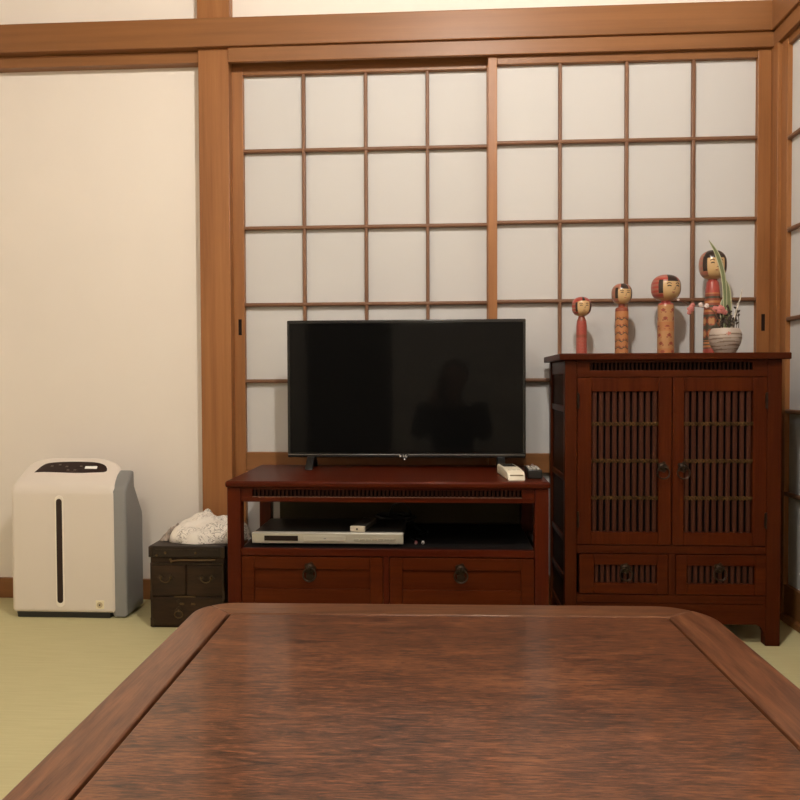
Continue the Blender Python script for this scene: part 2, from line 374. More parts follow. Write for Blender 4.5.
# legs / corner posts (front right foot has a curved inner bracket)
def cab_leg(xa, xb, ya, yb, s):
    m = MB(org); m.box(xa, xb, ya, yb, 0, .7835, .0025); return m.build('leg', CABZ, cab)
for xa, xb in ((X0, X0+PT), (X1-PT-.006, X1)):
    for ya, yb in ((YF, YF+PT), (YB-PT, YB)): cab_leg(xa, xb, ya, yb, 1)
FX0, FX1 = X0+PT, X1-PT-.006
m = MB(org)
m.box(FX0, FX1, YF+.001, YF+.024, .7765, .7835, .001); m.box(FX0, FX1, YF+.001, YF+.024, .7365, .7555, .0015)
m.box(FX0, .3975, YF+.001, YF+.024, .754, .778, .001); m.box(.835, FX1, YF+.001, YF+.024, .754, .778, .001)
m.build('front_rail', CABX, cab)
MB(org).box(FX0, FX1, YF+.001, YF+.024, .2515, .2735, .0015).build('front_rail', CABX, cab)
MB(org).box(FX0, FX1, YF+.001, YF+.024, .1145, .1375, .0015).build('front_rail', CABX, cab)
MB(org).box(.6125, .6315, YF+.001, YF+.024, .1375, .2515, .0015).build('drawer_divider', CABZ, cab)
# fret strip below the top
m = MB(org); x = .401
while x < .834:
    m.box(x, x+.0055, YF+.005, YF+.016, .7548, .7770, .0008); x += .0111
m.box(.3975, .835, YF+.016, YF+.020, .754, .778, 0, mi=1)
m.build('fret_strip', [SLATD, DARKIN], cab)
# apron with shaped lower edge
pts = [(FX0-.001, .114), (FX0-.001, .018), (FX0+.004, .038), (FX0+.010, .050), (FX0+.022, .0585)]
pts += [(FX1-.022, .0575), (FX1-.010, .050), (FX1-.004, .038), (FX1+.001, .016), (FX1+.001, .114)]
MB(org).prism(pts, YF+.003, YF+.022, 'y', .001).build('apron', CABX, cab)
# side panels, back and inside floor
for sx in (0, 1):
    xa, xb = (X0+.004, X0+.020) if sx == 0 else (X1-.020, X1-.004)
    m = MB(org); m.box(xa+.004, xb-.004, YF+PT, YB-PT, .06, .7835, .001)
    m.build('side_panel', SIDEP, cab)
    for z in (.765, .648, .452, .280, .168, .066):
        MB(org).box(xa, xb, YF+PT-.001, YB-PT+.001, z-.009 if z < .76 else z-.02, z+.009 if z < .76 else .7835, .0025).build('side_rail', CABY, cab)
MB(org).box(X0+.02, X1-.02, YB-.014, YB-.006, .06, .7835, .001).build('back_panel', CABX, cab)
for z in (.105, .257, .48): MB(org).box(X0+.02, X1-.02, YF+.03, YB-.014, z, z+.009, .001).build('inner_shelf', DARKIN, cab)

def cab_door(x0, x1, gx0, gx1, px, hx):
    z0, z1, gz0, gz1 = .2755, .7355, .3108, .6974
    yf = YF-.001
    m = MB(org)
    m.box(x0, gx0, yf, yf+.019, z0, z1, .0018); m.box(gx1, x1, yf, yf+.019, z0, z1, .0018)
    m.box(gx0, gx1, yf+.0004, yf+.019, z0, gz0, .0018); m.box(gx0, gx1, yf+.0004, yf+.019, gz1, z1, .0018)
    d = m.build('door', DOORZ, cab)
    m = MB(org); n = 10; p = (gx1-gx0)/n
    for i in range(n):
        xc = gx0+(i+.5)*p
        m.box(xc-.0060, xc+.0060, yf+.005, yf+.013, gz0-.002, gz1+.002, .003, 2)
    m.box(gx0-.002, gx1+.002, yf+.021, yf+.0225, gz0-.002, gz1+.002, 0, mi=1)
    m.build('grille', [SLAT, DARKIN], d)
    for zb in (.6083, .5066, .4047):
        m = MB(org)
        for ph in (0, PI):
            pts = []
            for i in range(111):
                t = i/110; a = 2*PI*t*n+ph
                pts.append((gx0+t*(gx1-gx0), yf+.0040+.0014*math.cos(a), zb+.0048*math.sin(a)))
            m.tube(pts, .0016, 6)
        m.tube([(gx0, yf+.0045, zb), (gx1, yf+.0045, zb)], .0012, 6)
        m.build('rope_tie', ROPE, d)
    m = MB(org); flower_plate(m, px, yf, .4905, .014); ring_pull(m, px, yf, .4905, .0165, .010)
    m.build('ring_pull', IRON, d)
    for zc in (.672, .345):
        m = MB(org); m.box(hx-.0035, hx+.0035, yf-.0025, yf+.004, zc-.020, zc+.020, .0015)
        m.tube([(hx, yf-.003, zc-.022), (hx, yf-.003, zc+.022)], .0028, 10)
        m.build('hinge', IRON, d)
cab_door(.3645, .6190, .4029, .5839, .5950, .3660)
cab_door(.6215, .8720, .6523, .8361, .6490, .8705)

def cab_drawer(x0, x1, ix0, ix1, px, pz):
    z0, z1, iz0, iz1 = .1395, .2495, .1695, .2195
    yf = YF-.0005; m = MB(org)
    m.box(x0, ix0, yf, yf+.018, z0, z1, .0016); m.box(ix1, x1, yf, yf+.018, z0, z1, .0016)
    m.box(ix0, ix1, yf+.0003, yf+.018, z0, iz0, .0016); m.box(ix0, ix1, yf+.0003, yf+.018, iz1, z1, .0016)
    m.box(x0+.01, x1-.01, yf+.018, YB-.03, z0+.004, z1-.012, .001)
    d = m.build('drawer', DOORX, cab)
    m = MB(org); n = 11; p = (ix1-ix0)/n
    for i in range(n):
        xc = ix0+(i+.5)*p; m.box(xc-.005, xc+.005, yf+.005, yf+.012, iz0-.002, iz1+.002, .002)
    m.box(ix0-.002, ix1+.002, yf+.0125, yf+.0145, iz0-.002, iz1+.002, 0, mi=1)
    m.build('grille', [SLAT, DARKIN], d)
    m = MB(org); flower_plate(m, px, yf, pz, .014); ring_pull(m, px, yf-.001, pz, .0165, .010); m.build('ring_pull', IRON, d)
cab_drawer(.3705, .6110, .4106, .5815, .4955, .2105)
cab_drawer(.6330, .8735, .6620, .8440, .7480, .2135)

# ------------------------------------------------------------------ television stand
SX0, SX1, SYF, SYB = -.5830, .2718, 2.011, 2.4050
org = ((SX0+SX1)/2, (SYF+SYB)/2, 0)
st = thing('television_stand', 'low dark red-brown wooden stand with open shelf and two drawers under the television', 'television stand', org)
MB(org).box(-.5868, .2752, SYF-.008, SYB+.004, .4455, .4630, .006, 3).build('top', REDX, st)
LW = .037
for xa, xb in ((SX0, SX0+LW), (SX1-LW, SX1)):
    for ya, yb in ((SYF, SYF+.036), (SYB-.036, SYB)): MB(org).box(xa, xb, ya, yb, 0, .4455, .0022).build('leg', REDZ, st)
IX0, IX1 = SX0+LW, SX1-LW
m = MB(org)
m.box(IX0, IX1, SYF+.003, SYF+.024, .4393, .4455, .001); m.box(IX0, IX1, SYF+.002, SYF+.024, .4065, .4205, .0015)
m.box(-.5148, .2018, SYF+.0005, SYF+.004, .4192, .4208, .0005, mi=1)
m.box(IX0, -.5148, SYF+.003, SYF+.024, .4200, .4400, .001); m.box(.2018, IX1, SYF+.003, SYF+.024, .42, .44, .001)
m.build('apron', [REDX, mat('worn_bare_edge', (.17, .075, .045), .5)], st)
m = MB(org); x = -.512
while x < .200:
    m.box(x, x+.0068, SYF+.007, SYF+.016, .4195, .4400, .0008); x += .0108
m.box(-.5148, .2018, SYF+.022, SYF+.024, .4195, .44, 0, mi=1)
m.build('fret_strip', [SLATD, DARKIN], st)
MB(org).box(IX0, IX1, SYF+.0015, SYB-.004, .2620, .2820, .0025).build('shelf', REDX, st)
MB(org).box(IX0+.002, IX1-.002, SYF+.012, SYB-.03, .2818, .2826, 0).build('shelf_shade_sheet', mat('painted_shelf_shade', (.006, .005, .005), .8, spec=.1), st)  # black sheet added to paint the shade on the open shelf
MB(org).box(-.5230, IX1, SYB-.014, SYB-.008, .2820, .4205, .001).build('back_shade_board', mat('painted_back_shade', (.050, .041, .024), .8, spec=.1, noise=(6, .2)), st)  # dark board added to paint the stand's shadow behind the open shelf
m = MB(org)
m.box(-.1640, -.1480, SYF+.003, SYF+.024, .118, .2620, .0012); m.build('drawer_divider', REDZ, st)
MB(org).box(IX0, IX1, SYF+.003, SYF+.024, .095, .118, .0015).build('front_rail', REDX, st)
for xa in (SX0+.008, SX1-.020): MB(org).box(xa, xa+.012, SYF+.034, SYB-.034, .09, .2620, .001).build('side_panel', REDY, st)
for xa in (SX0+.006, SX1-.026): MB(org).box(xa, xa+.020, SYF+.034, SYB-.034, .4200, .4455, .0015).build('side_rail', REDY, st)
MB(org).box(IX0, IX1, SYB-.016, SYB-.006, .09, .2620, .001).build('back_panel', REDX, st)
MB(org).box(IX0, IX1, SYB-.028, SYB-.008, .4200, .4455, .001).build('back_rail', REDX, st)
def st_drawer(x0, x1, px):
    z0, z1 = .1200, .2595; ix0, ix1, iz0, iz1 = x0+.034, x1-.034, .174, .2265
    yf = SYF+.0015; m = MB(org)
    m.box(x0, ix0, yf, yf+.018, z0, z1, .0016); m.box(ix1, x1, yf, yf+.018, z0, z1, .0016)
    m.box(ix0, ix1, yf+.0003, yf+.018, z0, iz0, .0022); m.box(ix0, ix1, yf+.0003, yf+.018, iz1, z1, .0022)
    m.box(ix0-.004, ix1+.004, yf+.006, yf+.014, iz0-.004, iz1+.004, .001)
    m.box(x0+.01, x1-.01, yf+.018, SYB-.03, z0+.004, z1-.012, .001)
    d = m.build('drawer', DOORX, st)
    m = MB(org); flower_plate(m, px, yf, .2300, .0155); flower_plate(m, px, yf, .2070, .011); ring_pull(m, px, yf-.001, .2300, .0175, .011); m.build('ring_pull', IRON, d)
st_drawer(-.5450, -.1650, -.3600); st_drawer(-.1470, .2335, .0420)

# ------------------------------------------------------------------ television
TY = 2.312
org = (-.118, TY+.03, .463)
tv = thing('television', 'black flat screen television on the low wooden stand', 'television', org)
TX0, TX1, TZ0, TZ1 = -.4798, .2432, .4955, .9135
m = MB(org); m.box(TX0, TX1, TY, TY+.022, TZ0, TZ1, .003, 3)
m.box(TX0+.12, TX1-.12, TY+.02, TY+.055, TZ0+.02, TZ0+.24, .012, 3)
m.build('housing', BEZEL, tv)
MB(org).box(TX0+.008, TX1-.008, TY-.0012, TY+.003, TZ0+.0145, TZ1-.009, .0003).build('screen', SCREEN, tv)
MB(org).box(TX0+.002, TX1-.002, TY-.0022, TY+.003, TZ0+.0070, TZ0+.0105, .001).build('trim_strip', CHROME, tv)
for fx in (-.408, .169):
    m = MB(org)
    m.prism([(TY-.046, .463), (TY-.042, .4690), (TY-.004, .500), (TY+.012, .503), (TY+.030, .500), (TY+.070, .470), (TY+.076, .463), (TY+.056, .463), (TY+.016, .489), (TY-.001, .489), (TY-.026, .463)], fx-.011, fx+.011, 'x', .002)
    m.build('foot', BLACKP, tv)
# maker's mark and the small light under it
def text_mesh(name, body, size, loc, m, parent, org):
    cu = bpy.data.curves.new('t', 'FONT'); cu.body = body; cu.size = size; cu.extrude = .0004; cu.align_x = 'CENTER'; cu.align_y = 'CENTER'
    o = bpy.data.objects.new('t', cu); C.objects.link(o); dg = bpy.context.evaluated_depsgraph_get()
    me = bpy.data.meshes.new_from_object(o.evaluated_get(dg)); bpy.data.objects.remove(o); bpy.data.curves.remove(cu)
    me.transform(Matrix.Translation(Vector(loc)-Vector(org)) @ Matrix.Rotation(PI/2, 4, 'X'))
    me.materials.clear(); me.materials.append(m); o = bpy.data.objects.new(name, me); C.objects.link(o); o.parent = parent; return o
MB(org).box(-.1345, -.1105, TY-.0035, TY+.004, TZ0-.0005, TZ0+.0110, .0012).build('logo_plate', BEZEL, tv)
lg = text_mesh('logo', 'LG', .011, (-.1200, TY-.0040, TZ0+.0050), WHITEM, tv, org)
m = MB(org); m.lathe([(0, 0), (.0022, 0), (.0026, .001), (0, .0022)], (-.1345, TY-.0035, TZ0+.0050), 14, M=Matrix.Rotation(PI/2, 4, 'X')); m.build('logo_roundel', WHITEM, tv)
m = MB(org); m.box(-.1265, -.1165, TY+.0005, TY+.010, TZ0-.0085, TZ0+.001, .002); m.build('light_housing', BLACKP, tv)
m = MB(org); m.box(-.1240, -.1195, TY-.0012, TY+.002, TZ0-.0068, TZ0-.0026, .0012); m.build('indicator_light', mat('indicator', (.8, .75, .72), .3, emit=(1, .85, .8), estr=.25), tv)

# ------------------------------------------------------------------ disc player on the shelf
DZ = .2827; DY0, DY1 = 2.035, 2.245; DX0, DX1 = -.5225, -.1115
org = ((DX0+DX1)/2, (DY0+DY1)/2, DZ)
dv = thing('disc_player', 'slim silver fronted disc player on the open shelf of the stand', 'disc player', org)
MB(org).box(DX0+.004, DX1-.004, DY0+.012, DY1, DZ+.006, DZ+.0375, .0015).build('lid', DVDTOP, dv)
m = MB(org)
m.prism([(DY0+.014, DZ+.0380), (DY0+.003, DZ+.0375), (DY0, DZ+.0345), (DY0+.0025, DZ+.010), (DY0+.004, DZ+.0075), (DY0+.014, DZ+.007)], DX0, DX1, 'x', .001)
m.build('front_panel', SILVER, dv)
MB(org).box(DX0+.034, DX0+.126, DY0-.0002, DY0+.006, DZ+.0150, DZ+.0290, .001).build('display', mat('dark_display', (.02, .012, .010), .5, spec=.1), dv)
m = MB(org); m.box(DX0+.140, DX0+.255, DY0-.0004, DY0+.006, DZ+.0140, DZ+.0300, .0015); m.build('disc_tray', SILVER, dv)
m = MB(org); m.box(DX0+.196, DX0+.203, DY0-.0008, DY0+.001, DZ+.0205, DZ+.0235, .0006); m.build('tray_mark', GREYP, dv)
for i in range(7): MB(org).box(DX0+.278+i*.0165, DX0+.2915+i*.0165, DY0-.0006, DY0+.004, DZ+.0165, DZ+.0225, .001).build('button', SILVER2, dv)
for px, py in ((DX0+.03, DY0+.03), (DX1-.03, DY0+.03), (DX0+.03, DY1-.03), (DX1-.03, DY1-.03)):
    m = MB(org); m.lathe([(0, 0), (.010, 0), (.011, .003), (.011, .0065), (0, .0065)], (px, py, DZ), 18); m.build('foot', BLACKP, dv)
# small grey box on the player
z0 = DZ+.0378; org = (-.222, 2.13, z0)
ad = thing('grey_remote_control', 'small dark grey remote with pale end lying on the disc player', 'remote control', org)
Mr = Matrix.Translation(org) @ Matrix.Rotation(math.radians(-9), 4, 'Z') @ Matrix.Translation(-Vector(org))
MB(org).box(-.243, -.204, 2.054, 2.185, z0, z0+.0150, .003, 3, M=Mr).build('case', mat('dark_grey_plastic', (.09, .08, .07), .45), ad)
MB(org).box(-.244, -.203, 2.046, 2.057, z0, z0+.0160, .0025, 3, M=Mr).build('end_cap', mat('pale_end_plastic', (.56, .50, .40), .4), ad)
m = MB(org); m.lathe([(0, 0), (.0028, 0), (.0022, .0012), (0, .0013)], (-.2245, 2.046, z0+.008), 14, M=Matrix.Rotation(PI/2, 4, 'X'))
for v in m.bm.verts: v.co = (Mr @ (v.co+m.o))-m.o
m.build('sensor', BLACKP, ad)
# cable tangle
def smooth(pts, n=10):
    P = [Vector(p) for p in pts]; out = []
    for i in range(len(P)-1):
        p0, p1, p2, p3 = P[max(i-1, 0)], P[i], P[i+1], P[min(i+2, len(P)-1)]
        for k in range(n):
            t = k/n
            out.append(.5*((2*p1)+(p2-p0)*t+(2*p0-5*p1+4*p2-p3)*t*t+(3*p1-p0-3*p2+p3)*t**3))
    out.append(P[-1]); return out
org = (-.145, 2.32, DZ)
m = MB(org); rn = random.Random(3)
for kk in range(4):
    pts = []
    for i in range(60):
        a = 2*PI*i/20+kk*1.3
        rx, ry = .048+.010*math.sin(i*.7+kk), .032+.006*math.sin(i*.5+kk*2)
        pts.append((-.150+rx*math.cos(a)+.006*math.sin(i*.31), 2.318+ry*math.sin(a), DZ+.004+kk*.0085+.004*(1+math.sin(i*.37+kk))))
    m.tube(pts, .0032, 8)
m.tube(smooth([(-.17, 2.33, DZ+.030), (-.158, 2.32, DZ+.066), (-.130, 2.315, DZ+.075), (-.108, 2.315, DZ+.055), (-.100, 2.32, DZ+.02), (-.08, 2.25, DZ+.005), (-.05, 2.2, DZ+.004)]), .003, 8)
tag(m.build('cable_coil', BLACKP), 'coil of black cable heaped behind the disc player on the shelf', 'cable')
for nm, col, px, py, lab in (('red_cable_plug', (.30, .08, .09), -.0790, 2.075, 'dull red audio plug lying on the shelf right of the disc player'),
                             ('white_cable_plug', (.72, .68, .66), -.0600, 2.078, 'white audio plug lying on the shelf, right of the dull red one')):
    org = (px, py, DZ)
    p = thing(nm, lab, 'plug', org)
    M = Matrix.Rotation(math.radians(-80), 4, 'X')
    m = MB(org); m.tube([(px, py-.004, DZ+.0042), (px, py+.006, DZ+.0042), (px, py+.014, DZ+.004), (px, py+.020, DZ+.0035)], [.0040, .0040, .0034, .002], 12); m.build('grip', mat(nm, col, .4), p)
    m = MB(org); m.tube([(px, py-.010, DZ+.0042), (px, py-.004, DZ+.0042)], .0024, 10); m.build('tip', CHROME, p)
    m = MB(org); m.tube(smooth([(px, py+.020, DZ+.0035), (px-.01, py+.05, DZ+.0022), (px-.02, py+.09, DZ+.0022), (px+.01, py+.15, DZ+.0022), (px-.005, py+.22, DZ+.0022)]), .0018, 8); m.build('lead', BLACKP, p)

# ------------------------------------------------------------------ handset, black box and cord on the stand
ST = .4630
org = (.190, 2.13, ST)
hs = thing('white_remote_control', 'chunky white remote control in a holder at the right end of the stand top', 'remote control', org)
Mr = Matrix.Translation((.190, 2.05, ST)) @ Matrix.Rotation(math.radians(6), 4, 'Z') @ Matrix.Scale(.93, 4, (1, 0, 0)) @ Matrix.Translation((-.198, -2.05, -ST))
m = MB(org)
m.prism([(.1705, ST), (.1765, ST), (.1765, ST)][:0]+[(2.042, ST), (2.046, ST+.014), (2.056, ST+.0220), (2.12, ST+.0265), (2.205, ST+.0265), (2.212, ST+.020), (2.212, ST)], .1725, .2235, 'x', .004, 3, M=Mr)
m.build('body', mat('white_remote_plastic', (.80, .74, .60), .35), hs)
m = MB(org); m.box(.1790, .2170, 2.0435, 2.049, ST+.0120, ST+.0145, .001, M=Mr); m.build('slot', mat('remote_slot', (.28, .22, .13), .5), hs)
m = MB(org); m.box(.1790, .2170, 2.135, 2.196, ST+.0260, ST+.0275, .0007, M=Mr); m.build('display', mat('remote_window', (.035, .035, .03), .2), hs)
m = MB(org)
for i in range(3): m.box(.181+i*.0125, .191+i*.0125, 2.075, 2.083, ST+.0226, ST+.0255, .001, M=Mr)
m.build('key', mat('remote_key', (.62, .58, .48), .4), hs)
org = (.243, 2.12, ST)
bx = thing('black_controller_box', 'small black box with grey top beside the white remote control', 'box', org)
MB(org).box(.2235, .2625, 2.072, 2.165, ST, ST+.0240, .003, 3).build('body', BLACKP, bx)
m = MB(org)
for i in range(4):
    for j in range(3): m.box(.2275+j*.0105, .2355+j*.0105, 2.082+i*.019, 2.096+i*.019, ST+.0235, ST+.0275, .0012)
m.build('key', mat('grey_keys', (.42, .40, .37), .4), bx)
m = MB((.28, 2.3, ST)); m.tube(smooth([(.2440, 2.166, ST+.010), (.2445, 2.185, ST+.006), (.252, 2.23, ST+.003), (.262, 2.29, ST+.0035), (.2685, 2.34, ST+.006), (.2715, 2.400, ST+.003)]), .0026, 8)
tag(m.build('thin_cord', mat('pinkish_cord', (.50, .34, .30), .5)), 'thin pale pinkish cord trailing from the black box to the stand\'s rear', 'cord')

# ------------------------------------------------------------------ kokeshi dolls
SKIN = mat('doll_face', (.62, .40, .19), .3, coat=.3)
HAIR = mat('doll_hair', (.025, .014, .010), .3, coat=.3)
LACQ = mat('doll_red', (.38, .058, .042), .3, coat=.3)
PINK = mat('doll_faded_red', (.38, .135, .09), .35, coat=.2)
DULL = mat('doll_side_wood', (.34, .17, .10), .35, coat=.2)
ORNG = mat('doll_orange', (.47, .19, .07), .35, coat=.2)
RUST = mat('doll_rust', (.26, .055, .025), .35, coat=.2)
OLIVE = mat('doll_dark_olive', (.06, .05, .03), .35, coat=.2)
TAN = mat('doll_tan', (.48, .24, .10), .35, coat=.2)
DM = [SKIN, HAIR, LACQ, PINK, DULL, ORNG, RUST, OLIVE, TAN]
CT = .8018
def head_profile(R, zb, zt, n=40, p=2.6):
    zc, h = (zb+zt)/2, (zt-zb)/2; out = []
    for i in range(n+1):
        t = -1+2*i/n; t = math.copysign(abs(t)**.75, t)
        r = R*max(0, 1-abs(t)**p)**(1/2.2); out.append((r, zc+h*t))
    out[0] = (0, zb); out[-1] = (0, zt); return out
def doll(label, x, y, R, hz0, hz1, body, bodyfn, facerot, style, group='kokeshi dolls on the cabinet'):
    org = (x, y, CT)
    d = thing('kokeshi_doll', label, 'doll', org, group)
    m = MB(org)
    # refine the profile so painted bands come out crisp
    pr = []
    for (r0, za), (r1, zb) in zip(body, body[1:]):
        k = max(1, int(abs(zb-za)/.0016))
        for i in range(k): pr.append((r0+(r1-r0)*i/k, za+(zb-za)*i/k))
    pr.append(body[-1])
    m.lathe([(r, z-CT) for r, z in pr], org, 64, fn=lambda t, z, r: bodyfn(t, z+CT))
    m.build('body', DM, d, 50)
    zc, h = (hz0+hz1)/2, (hz1-hz0)/2
    def hf(t, z, r):
        if r == 0: return 1
        a = t-(-PI/2+facerot); a = (a+PI) % (2*PI)-PI          # angle from the face's middle
        v = (z+CT-zc)/h; ax = abs(a)
        fw, bw = .70, .42
        if style == 'red':
            if ax < fw and -.80 < v < .42+.12*math.cos(a*2): return 0
            if ax < .16 and v > .42: return 1
            if fw <= ax < fw+.22 and -.55 < v < .38: return 1
            if v < -.80: return 0
            return 2 if (v > .30 or int(abs(v*7)) % 2 == 0) else 4
        if ax < fw and -.92 < v < .40: return 0
        if ax < bw and v >= .40: return 1
        if fw <= ax < fw+.36 and -.45 < v < .52: return 1
        if v < -.80: return 0
        if style == 'pink':
            return 2 if (int((v+1)*6.5) % 2 == 0 and ax < 2.2) else 3
        if style == 'dark':
            return 1 if (v > .4 and ax < 1.0) else (3 if int((v+1)*6) % 2 == 0 else 4)
        return 3 if (v > .62 or int((v+1)*6) % 2 == 0 and ax < 1.5) else 4
    m = MB(org); m.lathe([(r, z-CT) for r, z in head_profile(R, hz0, hz1, 56)], org, 96, fn=hf); m.build('head', DM, d, 60)
    # painted features follow the head surface
    hp = head_profile(R, hz0, hz1, 56)
    def rad(z):
        for (r0, za), (r1, zb) in zip(hp, hp[1:]):
            if za <= z <= zb and zb > za: return r0+(r1-r0)*(z-za)/(zb-za)
        return R
    def sp(a, v, e=.0002):
        z = zc+v*h; t = -PI/2+facerot+a; r = rad(z)+e; return (x+r*math.cos(t), y+r*math.sin(t), z)
    m = MB(org); s = R*.035
    for sg in (-1, 1):
        m.tube([sp(sg*(.18+.26*i/8), .02+.05*math.sin(PI*i/8)) for i in range(9)], s, 6)
        m.tube([sp(sg*(.16+.32*i/8), .20+.07*math.sin(PI*i/8)) for i in range(9)], s*.7, 6)
        m.tube([sp(sg*(.10), -.02-.20*i/5) for i in range(6)] if sg > 0 else [sp(.10-.12*i/4, -.22) for i in range(5)], s*.5, 6)
    m.build('painted_eyes', HAIR, d)
    m = MB(org); m.tube([sp(-.10+.2*i/6, -.44+.03*abs(i-3)/3) for i in range(7)], s*.8, 6); m.build('painted_mouth', LACQ, d)
    k = 2.365/2.25 if y < 2.28 else 2.385/2.30
    d.location = (x*k, y*k, CT); d.scale = (k, k, k*1.015)
    return d
DYC = 2.25
# first: small, all red
def b1(t, z):
    zz = z-CT
    if .052 < zz < .061: return 6
    if int(zz*420+2*math.sin(t*5)) % 4 == 0: return 6 if zz > .061 else 3
    return 2 if zz < .10 else 6
doll('smallest kokeshi doll with red painted body and red hood, farthest left on the cabinet', .3970, DYC, .0278, .9150, .9712,
     [(0, CT), (.0150, CT), (.0155, CT+.004), (.0150, CT+.085), (.0135, CT+.100), (.0095, CT+.110), (.0080, .9165), (0, .9165)], b1, .10, 'red')
def b2(t, z):
    zz = z-CT
    k = (zz+.0025*math.sin(t*6)) % .0205
    if zz > .126: return 6
    if zz > .112: return 5
    if k < .003: return 7
    if k < .0075 and math.sin(t*12+zz*300) > 0: return 6
    return 5
doll('kokeshi doll with orange body ringed by wavy dark bands, second from the left', .5118, DYC, .0290, .9478, 1.0080,
     [(0, CT), (.0188, CT), (.0192, CT+.004), (.0188, CT+.118), (.0182, CT+.133), (.0165, CT+.1365), (.0095, CT+.140), (.0090, .9500), (0, .9500)], b2, .12, 'band')
def b3(t, z):
    zz = z-CT
    if zz > .143: return 2
    if .076 < zz < .081 or .086 < zz < .089: return 5
    k = (zz % .0235); c = math.sin(t*5+int(zz/.0235)*1.2)
    if zz < .135 and .006 < k < .016 and c > .15 and abs(k-.011) < .005*c: return 6 if c > .75 else 2
    if zz < .135 and .004 < k < .007 and -.2 < c < .6: return 6
    return 5 if (zz < .02 or .07 < zz < .095) else 8
doll('large headed kokeshi doll with black fringe and red leaf marks, third from left', .6368, DYC, .0412, .9560, 1.0315,
     [(0, CT), (.0232, CT), (.0238, CT+.004), (.0228, CT+.140), (.0210, CT+.147), (.0140, CT+.1500), (.0125, .9590), (0, .9590)], b3, .27, 'pink')
def b4(t, z):
    zz = z-CT
    if zz > .190: return 2
    if zz > .118: return (6, 5, 6, 7)[int((zz-.118)/.0065) % 4] if zz < .180 else 2
    if zz < .020: return 2
    if zz < .045: return 5 if int(zz*300) % 3 else 7
    c = math.sin(t*6+1.0); k = ((zz-.045) % .036)-.018
    rr = (c*.5-.2)**2+(k/.018)**2
    if rr < .25: return 8
    if rr < .55: return 6
    return 7
doll('tallest kokeshi doll with dark patterned body, half hidden behind the long leaf and pot', .7855, 2.30, .0385, 1.0200, 1.1060,
     [(0, CT), (.0250, CT), (.0256, CT+.004), (.0250, CT+.120), (.0200, CT+.190), (.0165, CT+.212), (.0130, CT+.216), (.0125, 1.0240), (0, 1.0240)], b4, -.02, 'dark')

# ------------------------------------------------------------------ potted arrangement
org = (.8060, 2.225, CT)
pot = thing('potted_flower_arrangement', 'brush striped ceramic pot with long striped leaves and pink blossom on the cabinet', 'potted plant', org)
PW = mat('pot_glaze', (.47, .39, .33), .45, noise=(30, .08)); PB = mat('pot_brush_stripe', (.22, .15, .11), .5); PR = mat('pot_red_mark', (.45, .16, .12), .5)
prof = [(0, 0), (.0270, 0), (.0285, .003), (.0360, .016), (.0425, .030), (.0455, .044), (.0450, .056), (.0410, .068), (.0385, .072), (.0370, .073), (.0355, .071), (.0355, .064), (0, .062)]
pr = []
for (r0, a), (r1, b) in zip(prof, prof[1:]):
    k = max(1, int(max(abs(b-a), abs(r1-r0))/.0012)) if a < .0725 else 1
    for i in range(k): pr.append((r0+(r1-r0)*i/k, a+(b-a)*i/k))
pr.append(prof[-1])
def pf(t, z, r):
    if r == 0: return 0
    zz = z+.0016*math.sin(t*2+1)
    if abs(t-1.5*PI+.12)*.042+abs(z-.057) < .0065: return 2
    return 1 if ((zz % .0105) < .0030+.0016*math.sin(t*3+z*200) and .006 < z < .058) else 0
MB(org).lathe(pr, org, 64, fn=pf).build('pot', [PW, PB, PR], pot, 50)
MB(org).lathe([(0, .060), (.0350, .060), (.030, .0685), (.015, .072), (0, .0715)], org, 24).build('soil', mat('moss', (.05, .035, .02), .95, bump=(120, .8, .004)), pot)
# variegated leaves
LFC = mat('leaf_green', (.17, .20, .095), .45); LFE = mat('leaf_cream_edge', (.52, .51, .34), .45)
def leaf(pts, w, depth_y):
    P = smooth(pts, 10); b = bmesh.new(); n = len(P); rows = []
    fr = [-1, -.72, -.70, -.3, 0, .3, .55, .58, 1]
    for sgn in (0, 1):
        R = []
        for i, p in enumerate(P):
            t = i/(n-1); ww = w*min(1, .75+.5*t)*min(1, (1-t)*4.5+.04)
            tg = (P[min(i+1, n-1)]-P[max(i-1, 0)]).normalized(); sd = Vector((0, 1, 0)).cross(tg).normalized()
            R.append([b.verts.new(p+sd*(ww*f)+Vector((0, -.5*ww*(1-f*f)*.5+sgn*.0009, 0))) for f in fr])
        rows.append(R)
    for sgn, R in enumerate(rows):
        for i in range(n-1):
            for k in range(len(fr)-1):
                f = b.faces.new((R[i][k], R[i][k+1], R[i+1][k+1], R[i+1][k])); f.material_index = 0 if 2 <= k <= 5 else 1
                if k in (1, 6): f.material_index = 1
    for R0, R1 in [(rows[0], rows[1])]:
        for k in (0, len(fr)-1):
            for i in range(n-1):
                f = b.faces.new((R0[i][k], R0[i+1][k], R1[i+1][k], R1[i][k])); f.material_index = 1
    bmesh.ops.recalc_face_normals(b, faces=b.faces)
    for f in b.faces: f.smooth = True
    bmesh.ops.translate(b, vec=-Vector(org), verts=b.verts)
    m = MB(org); m._add(b, None); return m.build('leaf', [LFC, LFE], pot, 60)
LY = 2.215
leaf([(.8030, LY, .868), (.8010, LY-.002, .93), (.7975, LY-.006, .985), (.7890, LY-.012, 1.035), (.7700, LY-.02, 1.085), (.7440, LY-.028, 1.123)], .0068, 0)
leaf([(.8150, LY+.006, .868), (.8150, LY+.006, .93), (.8110, LY+.004, .975), (.8030, LY, 1.014)], .0085, 0)
leaf([(.8010, LY+.012, .868), (.8000, LY+.014, .92), (.8020, LY+.016, .965)], .0080, 0)
